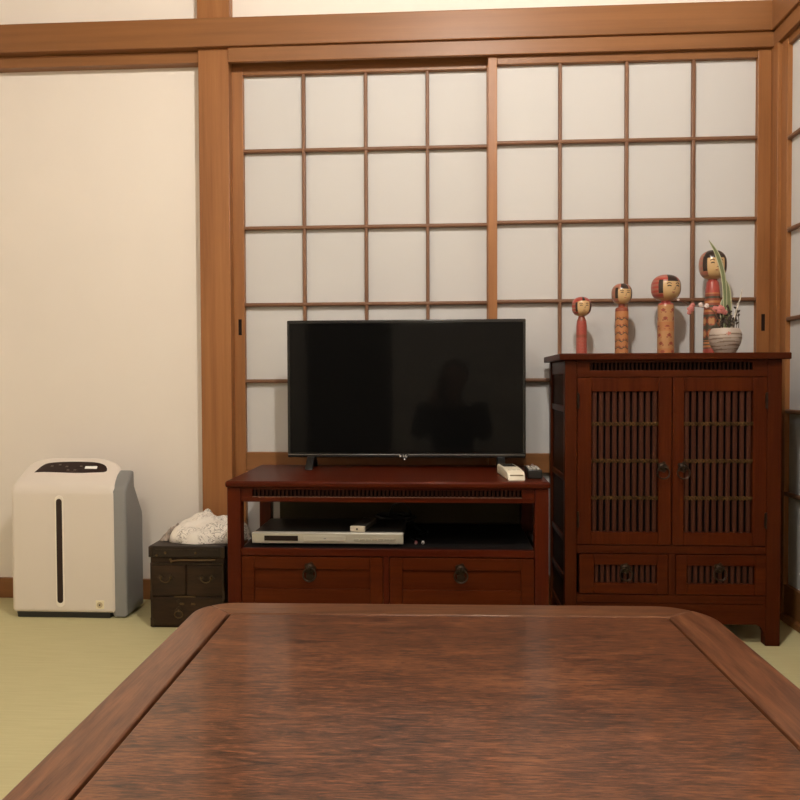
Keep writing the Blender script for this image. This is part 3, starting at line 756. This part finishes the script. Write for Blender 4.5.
# twigs
TW = mat('white_twig', (.60, .54, .46), .7, noise=(90, .35)); DT = mat('dark_sprig', (.05, .035, .025), .7)
for a in ([(.8180, LY, .868), (.8290, LY-.004, .915), (.8400, LY-.008, .955), (.8460, LY-.010, .985)], [(.8260, LY+.006, .868), (.8340, LY+.004, .91), (.8375, LY+.002, .942)]):
    m = MB(org); P = smooth(a, 8); m.tube(P, [.0030*(1-.6*i/(len(P)-1)) for i in range(len(P))], 8); m.build('twig', TW, pot)
rn = random.Random(5)
for k in range(9):
    bx_, by_ = .772+.068*k/8, LY-.012+.02*rn.random(); tx = bx_+.018*(rn.random()-.35); tz = .898+.035*rn.random()
    m = MB(org); m.tube(smooth([(bx_, by_, .866), ((bx_+tx)/2+.003, by_-.003, (.866+tz)/2), (tx, by_-.004, tz)], 6), .0011, 6)
    for j in range(4):
        t = .45+.18*j; cx, cz = bx_+(tx-bx_)*t, .866+(tz-.866)*t
        M = Matrix.Rotation(rn.uniform(-1.2, 1.2), 4, 'Y') @ Matrix.Scale(.45, 4, (0, 1, 0))
        m.lathe([(0, 0), (.0026, .002), (.0034, .005), (.0022, .009), (0, .011)], (cx, by_-.003, cz), 10, M=M)
    m.build('sprig', DT, pot)
# blossom branch to the left and a bloom above the rim
BR = mat('branch_brown', (.20, .09, .06), .6); BL = mat('pink_petal', (.52, .17, .15), .6, noise=(60, .2)); BW = mat('pale_petal', (.72, .58, .54), .6)
P = smooth([(.7900, LY, .868), (.7750, LY-.012, .905), (.7550, LY-.022, .926), (.7280, LY-.028, .933), (.6950, LY-.030, .938), (.6730, LY-.030, .948), (.6580, LY-.030, .954)], 8)
m = MB(org); m.tube(P, [.0016*(1-.6*i/(len(P)-1)) for i in range(len(P))], 6); m.build('branch', BR, pot)
def bloom(x, y, z, R, m, tilt=0, n=5):
    b = MB(org)
    for i in range(n):
        a = 2*PI*i/n+tilt
        M = Matrix.Rotation(-a, 4, 'Y') @ Matrix.Translation((R*.55, 0, 0)) @ Matrix.Rotation(.35, 4, 'Z') @ Matrix.Scale(.28, 4, (0, 1, 0))
        b.lathe([(0, -R*.5), (R*.36, -R*.34), (R*.5, 0), (R*.36, R*.34), (0, R*.5)], (x, y, z), 12, M=M)
    b.lathe([(0, -R*.2), (R*.2, 0), (0, R*.2)], (x, y-.003, z), 10)
    return b.build('blossom', m, pot, 70)
bloom(.7800, LY-.024, .9270, .0135, BL, .3); bloom(.7660, LY-.022, .9300, .0080, BL, .9); bloom(.7930, LY-.022, .9190, .0080, BL, .1)
bloom(.6930, LY-.033, .9280, .0105, BL, .5); bloom(.6990, LY-.032, .9390, .0070, BL, .1); bloom(.6890, LY-.032, .9180, .0065, BL, 1.)
bloom(.7220, LY-.031, .9400, .0070, BW, .4); bloom(.7390, LY-.030, .9370, .0075, BW, .8); bloom(.6580, LY-.032, .9545, .0040, BW, .2)
pot.location.x -= .0100; pot.scale = (.97, .97, .985)

# ------------------------------------------------------------------ air purifier
PX0, PX1 = -1.3430, -1.0095; PY0, PY1 = 2.280, 2.372
org = (-1.16, 2.345, 0)
ap = thing('air_purifier', 'ivory and grey air purifier with dark vertical slot by the plaster wall', 'air purifier', org)
def rrect(x0, x1, y0, y1, rf, rb, n=8):
    pts = []
    for cx, cy, rr, a0 in ((x1-rf, y0+rf, rf, -PI/2), (x1-rb, y1-rb, rb, 0), (x0+rb, y1-rb, rb, PI/2), (x0+rf, y0+rf, rf, PI)):
        for i in range(n+1): a = a0+PI/2*i/n; pts.append((cx+rr*math.cos(a), cy+rr*math.sin(a)))
    return pts
def dense(P, step=.012):
    out = []
    for a, b in zip(P, P[1:]+P[:1]):
        k = max(1, int(math.hypot(b[0]-a[0], b[1]-a[1])/step))
        out += [(a[0]+(b[0]-a[0])*i/k, a[1]+(b[1]-a[1])*i/k) for i in range(k)]
    return out
cxm, cym, hwx = (PX0+PX1)/2, (PY0+PY1)/2, (PX1-PX0)/2
def ztop(y): return .402+1.03*(y-PY0)
def zc_(x, y):
    t = max(0, (abs(x-cxm)-(hwx-.105))/.105); g = max(0, min(1, (y-PY0-.008)/(PY1-PY0-.008)))
    return ztop(y)-.060*(1-math.sqrt(max(0, 1-min(1, t)**2)))*g
base = dense(rrect(PX0, PX1, PY0, PY1, .016, .030))
def inset(e): return [(cxm+(x-cxm)*(1-e/hwx), cym+(y-cym)*(1-e/((PY1-PY0)/2))) for x, y in base]
loops = []
for e, z in ((.010, .0165), (.003, .0185), (.0006, .024), (0, .030)): loops.append([(x, y, z) for x, y in inset(e)])
for i in range(9):
    a = PI/2*i/8; e = .016*(1-math.cos(a)); loops.append([(x, y, zc_(x, y)-.022+.022*math.sin(a)) for x, y in inset(e)])
last = loops[-1]
for f in (.85, .7, .55, .4, .25, .1, .03):
    P = [(cxm+(x-cxm)*f, cym+(y-cym)*f) for x, y, z in last]; loops.append([(x, y, zc_(x, y)) for x, y in P])
MB(org).loft(loops).build('front_cover', WHITEP, ap, 60)
m = MB(org)
m.prism([(2.300, .006), (2.300, .375), (2.360, .415), (2.366, .395), (2.400, .325), (2.408, .30), (2.408, .006)], -1.338, -1.013, 'x', .004, 2)
m.build('rear_body', GREYP, ap, 40)
m = MB(org)
prof = [(2.284, .006), (2.283, .392), (2.296, .412), (2.322, .440), (2.340, .451), (2.350, .449), (2.353, .402), (2.404, .325), (2.412, .313), (2.415, .295), (2.415, .006)]
m.prism(prof, -1.022, -.9765, 'x', .009, 4); m.build('side_panel', GREYP, ap, 40)
MB(org).box(-1.325, -1.030, 2.283, 2.400, 0, .020, .003).build('base', BLACKP, ap)
def capsule(x0, x1, z0, z1, n=10):
    r_ = (x1-x0)/2; cx = (x0+x1)/2
    return [(cx+r_*math.cos(PI+PI*i/n), z0+r_+r_*math.sin(PI+PI*i/n)) for i in range(n+1)]+[(cx+r_*math.cos(PI*i/n), z1-r_+r_*math.sin(PI*i/n)) for i in range(n+1)]
MB(org).prism(capsule(-1.1990, -1.1720, .0340, .3800), PY0-.0022, PY0+.004, 'y', .0016).build('slot_rim', IVRIM, ap)
MB(org).prism(capsule(-1.1945, -1.1760, .0470, .3700), PY0-.0028, PY0+.004, 'y', .0005).build('slot', PANEL, ap)
m = MB(org); m.box(-1.0740, -1.0480, PY0-.0012, PY0+.002, .0300, .0560, .001); m.lathe([(0, 0), (.0090, 0), (.0090, .0012), (0, .0012)], (-1.0610, PY0-.001, .0425), 24, M=Matrix.Rotation(PI/2, 4, 'X'), mi=1)
m.lathe([(0, 0), (.0026, 0), (.0026, .001), (0, .001)], (-1.0610, PY0-.0022, .0425), 16, M=Matrix.Rotation(PI/2, 4, 'X'), mi=2)
m.build('sticker', [STICK, mat('sticker_ring', (.55, .45, .28), .5), PANEL], ap)
def on_top(pts, lift0, lift1, mt, name):
    P = smooth([(x, y, 0) for x, y in pts]+[(pts[0][0], pts[0][1], 0)], 6)[:-1]
    cx = sum(p.x for p in P)/len(P); cy = sum(p.y for p in P)/len(P)
    lp = [[(p.x, p.y, zc_(p.x, p.y)+lift0) for p in P]]
    for f in (1, .97, .85, .7, .5, .3, .08):
        Q = [(cx+(p.x-cx)*f, cy+(p.y-cy)*f) for p in P]; lp.append([(x, y, zc_(x, y)+(lift1 if f < 1 else lift1*.6)) for x, y in Q])
    return MB(org).loft(lp).build(name, mt, ap, 60)
on_top([(-1.2870, 2.3250), (-1.2700, 2.3420), (-1.2437, 2.3490), (-1.1664, 2.3520), (-1.0857, 2.3490), (-1.0610, 2.3400), (-1.0640, 2.3270), (-1.1252, 2.3215), (-1.2100, 2.3225)], -.002, .0013, PANEL, 'control_panel')
def top_patch(x0, x1, y0, y1, mt, name):
    y = (y0+y1)/2; M = Matrix.Translation(((x0+x1)/2, y, ztop(y)+.0006)) @ Matrix.Rotation(math.atan(1.03), 4, 'X')
    return MB(org).box(-(x1-x0)/2, (x1-x0)/2, -(y1-y0)/2*1.25, (y1-y0)/2*1.25, -.003, .0022, .0004, M=M).build(name, mt, ap)
top_patch(-1.128, -1.090, 2.3315, 2.3390, LCD, 'display')
for i, (x, y) in enumerate(((-1.240, 2.337), (-1.216, 2.3405), (-1.192, 2.336), (-1.184, 2.3265), (-1.162, 2.3265), (-1.146, 2.337))): top_patch(x, x+.008, y, y+.0035, PANELMARK, 'button')

# ------------------------------------------------------------------ black chest
HX0, HX1, HY0, HY1, HZ = -.8745, -.6460, 2.200, 2.440, .2440
org = ((HX0+HX1)/2, (HY0+HY1)/2, 0)
ch = thing('lacquered_chest', 'small black-brown antique chest with metal straps beside the air purifier', 'chest', org)
MB(org).box(HX0+.003, HX1-.003, HY0+.006, HY1-.003, 0, HZ-.034, .002).build('body', CHEST, ch)
MB(org).box(HX0, HX1, HY0, HY1, HZ-.034, HZ, .003, 3).build('lid', CHESTL, ch)
def hang_ring(mb, x, y, z, R, half=False):
    n = 20; a0, a1 = (PI, 2*PI) if half else (0, 2*PI)
    pts = [(x+R*math.cos(a0+(a1-a0)*i/n), y-.004, z+R*math.sin(a0+(a1-a0)*i/n)*.85) for i in range(n+1)]
    mb.tube(pts if half else pts[:-1], .0018, 8, closed=not half)
yf = HY0
def drawer(x0, x1, z0, z1, rings, plates):
    m = MB(org); m.box(x0, x1, yf+.001, yf+.02, z0, z1, .002); d = m.build('drawer', CHEST, ch)
    m = MB(org)
    for x, z, s in plates:
        pts = [(x+s*(1+.18*math.cos(4*2*PI*i/32))*math.cos(2*PI*i/32), z+s*(1+.18*math.cos(4*2*PI*i/32))*math.sin(2*PI*i/32)) for i in range(32)]
        m.prism(pts, yf-.0006, yf+.002, 'y', .0005)
    m.build('lock_plate', CIRON, d)
    m = MB(org)
    for x, z, R, hf in rings:
        hang_ring(m, x, yf+.001, z, R, hf)
        for sx in ((-1, 1) if hf else (0,)):
            m.lathe([(0, 0), (.004, 0), (.0045, .002), (.002, .006), (0, .0065)], (x+sx*R, yf+.002, z+(0 if hf else R*.85)), 14, M=Matrix.Rotation(PI/2, 4, 'X'))
    m.build('ring_pull', BRASS, d)
drawer(HX0+.008, -.7640, .0970, .1870, [(-.8240, .1500, .0150, True)], [(-.8390, .1500, .009), (-.8090, .1500, .009)])
drawer(-.7600, HX1-.008, .0970, .1870, [(-.7020, .1500, .0150, True)], [(-.7170, .1500, .009), (-.6870, .1500, .009)])
drawer(HX0+.008, HX1-.008, .0080, .0930, [(-.7850, .0420, .0120, False)], [(-.7850, .0530, .011), (-.7850, .0800, .007)])
m = MB(org)
m.box(HX0+.004, HX1-.004, yf+.0002, yf+.006, .1880, .1940, .001)
for x in (HX0, HX1-.012): m.box(x, x+.012, yf-.0012, yf+.02, HZ-.033, HZ-.002, .0008); m.box(x+.003, x+.015, yf+.0002, yf+.02, .004, .030, .0008); m.box(x+.003, x+.011, yf+.0002, yf+.02, .085, .110, .0008)
m.box(HX0+.004, HX0+.009, yf+.0004, yf+.02, .03, .19, .0008); m.box(HX1-.009, HX1-.004, yf+.0004, yf+.02, .03, .19, .0008)
m.box(HX0+.020, HX1-.020, yf-.0008, yf+.004, HZ-.011, HZ-.0085, .0006)
m.build('metal_strap', CIRON, ch)
m = MB(org)
for x, z in ((-.8240, HZ-.020), (-.7330, HZ-.020), (-.8500, HZ-.028), (-.8080, HZ-.040), (-.8060, .1985)): m.lathe([(0, 0), (.0042, 0), (.0036, .002), (0, .0032)], (x, yf-.0002, z), 14, M=Matrix.Rotation(PI/2, 4, 'X'))
m.tube(smooth([(-.8060, yf-.003, .2000), (-.78, yf-.006, .2040), (-.72, yf-.006, .2045), (-.674, yf-.003, .2050)], 6), .0026, 8)
m.build('latch_bar', BRASS, ch)
m = MB(org); m.box(-.7820, -.7690, yf-.002, yf+.004, .0700, .0760, .001); m.box(-.7480, -.7350, yf-.002, yf+.004, .0700, .0760, .001); m.box(-.800, -.735, yf-.001, yf+.004, .092, .096, .001)
m.build('hasp', BRASS, ch)

# cloth bundle
def cloth(name, mt, label, cat, x0, x1, y0, y1, zb, hf, seed, nx=56, ny=44):
    b = bmesh.new(); rn = random.Random(seed); org = ((x0+x1)/2, (y0+y1)/2, zb)
    ph = [rn.uniform(0, 6) for _ in range(8)]
    top, bot = [], []
    for j in range(ny+1):
        A, B = [], []
        for i in range(nx+1):
            u, v = -1+2*i/nx, -1+2*j/ny
            # square to rounded outline
            k = math.sqrt(max(1e-9, 1-.5*v*v)), math.sqrt(max(1e-9, 1-.5*u*u))
            wob = 1+.05*math.sin(3*math.atan2(v, u)+ph[0])+.03*math.sin(7*math.atan2(v, u)+ph[1])
            X = (x0+x1)/2+(x1-x0)/2*(u*k[0]*.75+u*.25)*wob; Y = (y0+y1)/2+(y1-y0)/2*(v*k[1]*.75+v*.25)*wob
            e = max(abs(u), abs(v)); edge = max(0, 1-e**5)**.5
            h = hf(u, v)*(1+.05*math.sin(7*u+4*v+ph[2])+.045*math.sin(-6*u+9*v+ph[3])+.03*math.sin(17*u+7*v+ph[4])+.03*math.sin(-13*u+19*v+ph[5]))
            A.append(b.verts.new((X-org[0], Y-org[1], .0012+h*edge))); B.append(b.verts.new((X-org[0], Y-org[1], 0)) if 0 < i < nx and 0 < j < ny else A[-1])
        top.append(A); bot.append(B)
    for j in range(ny):
        for i in range(nx):
            b.faces.new((top[j][i], top[j][i+1], top[j+1][i+1], top[j+1][i]))
            q = (bot[j][i], bot[j+1][i], bot[j+1][i+1], bot[j][i+1])
            if len(set(q)) == 4:
                try: b.faces.new(q)
                except ValueError: pass
    bmesh.ops.recalc_face_normals(b, faces=b.faces)
    for f in b.faces: f.smooth = True
    m = MB(org); m._add(b, 0); o = m.build(name, mt, None, 80)
    return tag(o, label, cat)
def hmain(u, v):
    base = .050*(.70+.30*min(1, (v+1)*1.2))+.020*math.exp(-((u+.15)**2+(v-.2)**2)/.35)+.010*max(0, u)
    return base+.015*math.exp(-((abs(u+.15)/.13)**2.5+(abs(v-.45)/.22)**2.5))
cloth('folded_cloth', LACE, 'crumpled white cloth with grey lace pattern piled on the black chest', 'cloth', -.8440, -.6060, 2.226, 2.405, HZ, hmain, 4)
cloth('lace_doily', mat('grey_lace', (.30, .25, .21), .9, noise=(70, .5)), 'grey lace cloth at the chest\'s back left, beside the crumpled white cloth', 'cloth', -.8735, -.8300, 2.262, 2.375, HZ, lambda u, v: .046*(.5+.5*u), 9, 24, 24)

# ------------------------------------------------------------------ low table
TH = .3194
tyaw = .0179
org = (.0144, .9125, 0)
tb = thing('low_table', 'large polished brown low table with framed top in the foreground', 'low table', org)
tb.rotation_euler = (0, 0, tyaw)
tx0, tx1, ty0, ty1 = -.4545, .4578, -.70, .4833     # local, about org
ix0, ix1, iy0, iy1 = -.3885, .3802, -.628, .4180
RC = .055
def tframe(name, pts, m, bev=.003):
    MB().prism(pts, TH-.042, TH, 'z', bev, 3).build(name, m, tb, 40)
def arc(cx, cy, r_, a0, a1, n=6): return [(cx+r_*math.cos(a0+(a1-a0)*i/n), cy+r_*math.sin(a0+(a1-a0)*i/n)) for i in range(n+1)]
g = .0006
RR, RL = .092, .066
ar = arc(tx1-RR, ty1-RR, RR, PI/4, PI/2); al = arc(tx0+RL, ty1-RL, RL, PI/2, 3*PI/4)
tframe('frame_board', [(ix1, iy1)]+ar+al+[(ix0, iy1)], TABF)
ar = arc(tx1-RR, ty1-RR, RR, 0, PI/4); al = arc(tx1-RC, ty0+RC, RC, -PI/4, 0)
tframe('frame_board', [(ix1+g, iy1), (ix1+g, iy0)]+[(x+g, y) for x, y in al+ar], TABS)
al = arc(tx0+RL, ty1-RL, RL, 3*PI/4, PI); ar = arc(tx0+RC, ty0+RC, RC, PI, 5*PI/4)
tframe('frame_board', [(ix0-g, iy0), (ix0-g, iy1)]+[(x-g, y) for x, y in al+ar], TABS)
al = arc(tx0+RC, ty0+RC, RC, 5*PI/4, 3*PI/2); ar = arc(tx1-RC, ty0+RC, RC, -PI/2, -PI/4)
tframe('frame_board', [(ix0, iy0)]+al+ar+[(ix1, iy0)], TABF)
m = MB(); m.box(ix0+.0045, ix1-.0045, iy0+.004, iy1-.0035, TH-.020, TH-.0004, .0020, 2); m.build('top_panel', TABX, tb)
m = MB(); m.box(ix0-.02, ix1+.02, iy0-.02, iy1+.02, TH-.034, TH-.022, 0); m.build('panel_backing', GROOVE, tb)
for sx in (-1, 1): MB().box(sx*.395-.010, sx*.395+.010, -.60, .38, TH-.105, TH-.040, .002).build('apron', TABS, tb)
for yy in (-.63, .41): MB().box(-.37, .37, yy-.010, yy+.010, TH-.105, TH-.040, .002).build('apron', TABF, tb)
for sx in (-1, 1):
    for yy in (-.61, .395):
        m = MB(); m.prism([(-.035, TH-.041), (.035, TH-.041), (.035, .12), (.028, .02), (.030, 0), (-.030, 0), (-.028, .02), (-.035, .12)], -.033, .033, 'y', .004, 3, M=Matrix.Translation((sx*.395, yy, 0)))
        m.build('leg', TABZ, tb)

# ------------------------------------------------------------------ lamps
def pendant():
    lx, ly, lz = .10, .98, 2.24
    org = (lx, ly, lz)
    p = thing('pendant_lamp', 'round pendant lamp with a glowing bulb hanging over the low table', 'lamp', org)
    m = MB(org); m.lathe([(.0, .045), (.030, .055), (.034, .0), (.030, -.030), (.015, -.045), (0, -.047)], org, 28)
    m.build('bulb', mat('bulb_glow', (1, .9, .75), .4, emit=(.97, .905, .81), estr=BULB), p)
    m = MB(org); m.lathe([(.028, .05), (.06, .075), (.17, .055), (.215, .03), (.217, .034), (.172, .060), (.06, .081), (.026, .056)], org, 40, cap=False); m.build('shade', mat('white_enamel', (.8, .77, .7), .4), p)
    m = MB(org); m.lathe([(0, .05), (.026, .05), (.026, .12), (.015, .135), (0, .135)], org, 24); m.build('socket', BLACKP, p)
    m = MB(org); m.tube([(lx, ly, lz+.13), (lx, ly, RZ-.02)], .0035, 8); m.build('cord', BLACKP, p)
    m = MB(org); m.lathe([(0, RZ-lz-.03), (.045, RZ-lz-.028), (.05, RZ-lz), (0, RZ-lz)], org, 24); m.build('ceiling_rose', WHITEM, p)
BULB = 1120
pendant()
org = (-.75, -.30, RZ)
cl = thing('fill_ceiling_light', 'unseen round white ceiling light added behind the viewer for fill', 'lamp', org)  # unseen lamp added as soft fill to lighten the shadows
m = MB(org); m.lathe([(0, -.085), (.12, -.083), (.20, -.072), (.235, -.045), (.245, -.020), (.245, -.012), (0, -.012)], org, 48)
m.build('diffuser', mat('diffuser_glow', (1, .95, .88), .5, emit=(.97, .905, .80), estr=38), cl)
m = MB(org); m.lathe([(0, -.014), (.26, -.014), (.265, -.004), (.265, 0), (0, 0)], org, 48); m.build('base', WHITEM, cl)

# ------------------------------------------------------------------ the person taking the picture (seen in the television)
def remesh(mb, voxel, sm=4):
    me = bpy.data.meshes.new('tmp'); mb.bm.to_mesh(me); mb.bm.free(); o = bpy.data.objects.new('tmp', me); C.objects.link(o)
    r = o.modifiers.new('r', 'REMESH'); r.mode = 'VOXEL'; r.voxel_size = voxel
    k = o.modifiers.new('s', 'SMOOTH'); k.iterations = sm; k.factor = .5
    me2 = bpy.data.meshes.new_from_object(o.evaluated_get(bpy.context.evaluated_depsgraph_get())); bpy.data.objects.remove(o)
    return me2
def put(name, me, m, parent=None, loc=None):
    me.name = name; me.materials.clear(); me.materials.append(m)
    for p in me.polygons: p.use_smooth = True
    o = bpy.data.objects.new(name, me); C.objects.link(o)
    if parent is not None: o.parent = parent
    if loc: o.location = loc
    return o
porg = (.05, -.34, 0)
def ball(mb, c, r, sx=1, sy=1, sz=1):
    pr = [(r*math.sin(PI*i/14), -r*math.cos(PI*i/14)) for i in range(15)]; pr[0] = (0, -r); pr[-1] = (0, r)
    mb.lathe(pr, c, 24, M=Matrix.Diagonal((sx, sy, sz, 1)))
def limb(mb, pts, rs):
    P = smooth(pts, 6); R_ = []
    for i in range(len(pts)-1): R_ += [rs[i]+(rs[i+1]-rs[i])*k/6 for k in range(6)]
    mb.tube(P, R_+[rs[-1]], 16)
    ball(mb, pts[0], rs[0]); ball(mb, pts[-1], rs[-1])
ARM = {-1: [(-.125, -.37, .530), (-.165, -.235, .400), (-.062, -.055, .585)], 1: [(.225, -.37, .530), (.245, -.235, .395), (.058, -.060, .575)]}
LEG = {-1: [(-.030, -.42, .170), (-.075, -.20, .125), (-.105, -.03, .078)], 1: [(.130, -.42, .170), (.170, -.20, .125), (.195, -.03, .078)]}
SHIN = {-1: [(-.105, -.03, .070), (-.080, -.25, .052), (-.050, -.46, .040), (-.045, -.56, .028)], 1: [(.195, -.03, .070), (.175, -.25, .052), (.145, -.46, .040), (.140, -.56, .028)]}
def torso(mb, g):
    for c, r, sx, sy, sz in (((.05, -.43, .20), .120, 1.25, .95, .9), ((.05, -.42, .30), .105, 1.25, .88, 1.1), ((.05, -.395, .40), .110, 1.35, .86, 1.1), ((.05, -.375, .48), .105, 1.5, .80, .95)): ball(mb, c, r+g, sx, sy, sz)
b = MB(porg); torso(b, 0); b_head = (.066, -.315, .742)
limb(b, [(.052, -.37, .53), (.060, -.345, .60), (.066, -.320, .68)], [.058, .048, .046])
ball(b, (.066, -.325, .772), .082, .95, 1.12, .96); ball(b, (.066, -.305, .715), .062, .98, 1.05, 1.15); ball(b, (.066, -.270, .668), .030, 1.1, .8, .7)
limb(b, [(.066, -.243, .755), (.066, -.228, .725)], [.008, .013]); ball(b, (.066, -.235, .692), .016, 1.4, .6, .55)
for sx in (-1, 1): ball(b, (.066+sx*.080, -.325, .742), .020, .35, .8, 1.35)
for sx in (-1, 1):
    limb(b, ARM[sx], [.048, .038, .025]); limb(b, LEG[sx], [.080, .070, .056]); limb(b, SHIN[sx], [.052, .048, .030, .022])
    w = ARM[sx][2]; px = -.0545 if sx < 0 else .0380
    pc = (px+sx*.012, -.024, .640)
    limb(b, [w, ((w[0]+pc[0])/2, (w[1]+pc[1])/2-.006, (w[2]+pc[2])/2), pc], [.024, .026, .024])
    for k, (dz, ln) in enumerate(((.030, .050), (.012, .056), (-.006, .052), (-.024, .042))):      # four fingers round the phone's edge and back
        bz = pc[2]+dz
        limb(b, [(pc[0], pc[1], bz-.004), (px+sx*.013, -.010, bz), (px+sx*.008, .003, bz+.002), (px-sx*(ln-.030), .007, bz+.003)], [.0098, .0088, .0078, .0066])
    limb(b, [(pc[0], pc[1]-.006, pc[2]-.018), (px+sx*.010, -.032, pc[2]+.010), (px-sx*.010, -.028, pc[2]+.026)], [.0115, .0100, .0080])
SKN = mat('skin', (.50, .27, .18), .5); KNIT = mat('dark_knit', (.012, .011, .012), .9, spec=.15, bump=(300, .4, .001)); TRS = mat('dark_trousers', (.020, .020, .026), .85, spec=.15)
BHAIR = mat('black_hair', (.012, .009, .008), .45)
me = remesh(b, .0055, 3)
pe = put('person', me, SKN, None, porg)
tag(pe, 'person in dark clothes kneeling behind the table, holding up a phone, mirrored in the screen', 'person')
b = MB(porg); torso(b, .010)
limb(b, [(.052, -.37, .545), (.058, -.350, .595)], [.066, .060])
for sx in (-1, 1): limb(b, [ARM[sx][0], ARM[sx][1], tuple(Vector(ARM[sx][1]).lerp(Vector(ARM[sx][2]), .90))], [.062, .052, .036])
put('sweater', remesh(b, .008, 4), KNIT, pe)
b = MB(porg); ball(b, (.05, -.43, .19), .135, 1.25, .98, .82)
for sx in (-1, 1): limb(b, LEG[sx], [.092, .080, .066]); limb(b, SHIN[sx][:3], [.060, .054, .040])
put('trousers', remesh(b, .009, 4), TRS, pe)
b = MB(porg); ball(b, (.066, -.342, .785), .092, .98, 1.08, .92); ball(b, (.066, -.375, .735), .075, 1.05, .8, 1.1); ball(b, (.006, -.345, .745), .030, .7, 1.2, 1.6); ball(b, (.126, -.345, .745), .030, .7, 1.2, 1.6)
put('hair', remesh(b, .006, 3), BHAIR, pe)
EYE = mat('dark_eye', (.02, .015, .012), .2)
for sx in (-1, 1): b = MB(porg); ball(b, (.066+sx*.030, -.2415, .747), .010, 1.3, .7, .6); b.build('eye', EYE, pe)
b = MB(porg); ball(b, (.066, -.2270, .692), .010, 1.9, .5, .45); b.build('lips', mat('lips', (.36, .13, .11), .45), pe)
porg2 = (-.008, -.014, .600)
ph = thing('phone', 'dark phone held up by the kneeling person', 'phone', porg2)
MB(porg2).box(-.0440, .0275, -.0185, -.0105, .6000, .7440, .004, 3).build('case', BLACKP, ph)
MB(porg2).box(-.0410, .0245, -.0190, -.0184, .6060, .7380, .0003).build('screen', mat('phone_screen', (.05, .05, .05), .1, emit=(.8, .7, .55), estr=.25), ph)
m = MB(porg2); m.lathe([(0, 0), (.0065, 0), (.0065, .0020), (0, .0020)], (0, -.0106, .730), 20, M=Matrix.Rotation(-PI/2, 4, 'X')); m.build('lens', BEZEL, ph)
cu = MB((.05, -.33, 0)); cu.box(-.24, .34, -.62, -.04, 0.0, .018, .008, 3); cu = cu.build('floor_cushion', mat('indigo_cushion', (.05, .05, .09), .9))
tag(cu, 'flat indigo floor cushion under the kneeling person', 'cushion')

# world: night outside
wd = bpy.data.worlds.new('World'); SC.world = wd; wd.use_nodes = True
wd.node_tree.nodes['Background'].inputs[0].default_value = (.02, .025, .04, 1)
wd.node_tree.nodes['Background'].inputs[1].default_value = .3

# ------------------------------------------------------------------ camera
yaw, pitch, roll, F = .0583, .0256, -.0038, 764.61
c, s_ = math.cos(yaw), math.sin(yaw); cp, sp_ = math.cos(pitch), math.sin(pitch)
R = Vector((c, s_, 0)); FW = Vector((-s_*cp, c*cp, -sp_)); U = Vector((-s_*sp_, c*sp_, cp))
R2 = R*math.cos(roll)+U*math.sin(roll); U2 = U*math.cos(roll)-R*math.sin(roll)
cam = bpy.data.cameras.new('camera'); co = bpy.data.objects.new('camera', cam); C.objects.link(co)
M = Matrix.Identity(4)
for i in range(3): M[i][0], M[i][1], M[i][2] = R2[i], U2[i], -FW[i]
M[0][3], M[1][3], M[2][3] = 0, 0, .73
co.matrix_world = M
cam.sensor_width = 36; cam.lens = F/800*36; cam.clip_start = .02
SC.camera = co
vs = SC.view_settings
vs.view_transform = 'Standard'; vs.look = 'None'; vs.gamma = 1; vs.use_curve_mapping = False
vs.exposure = 0
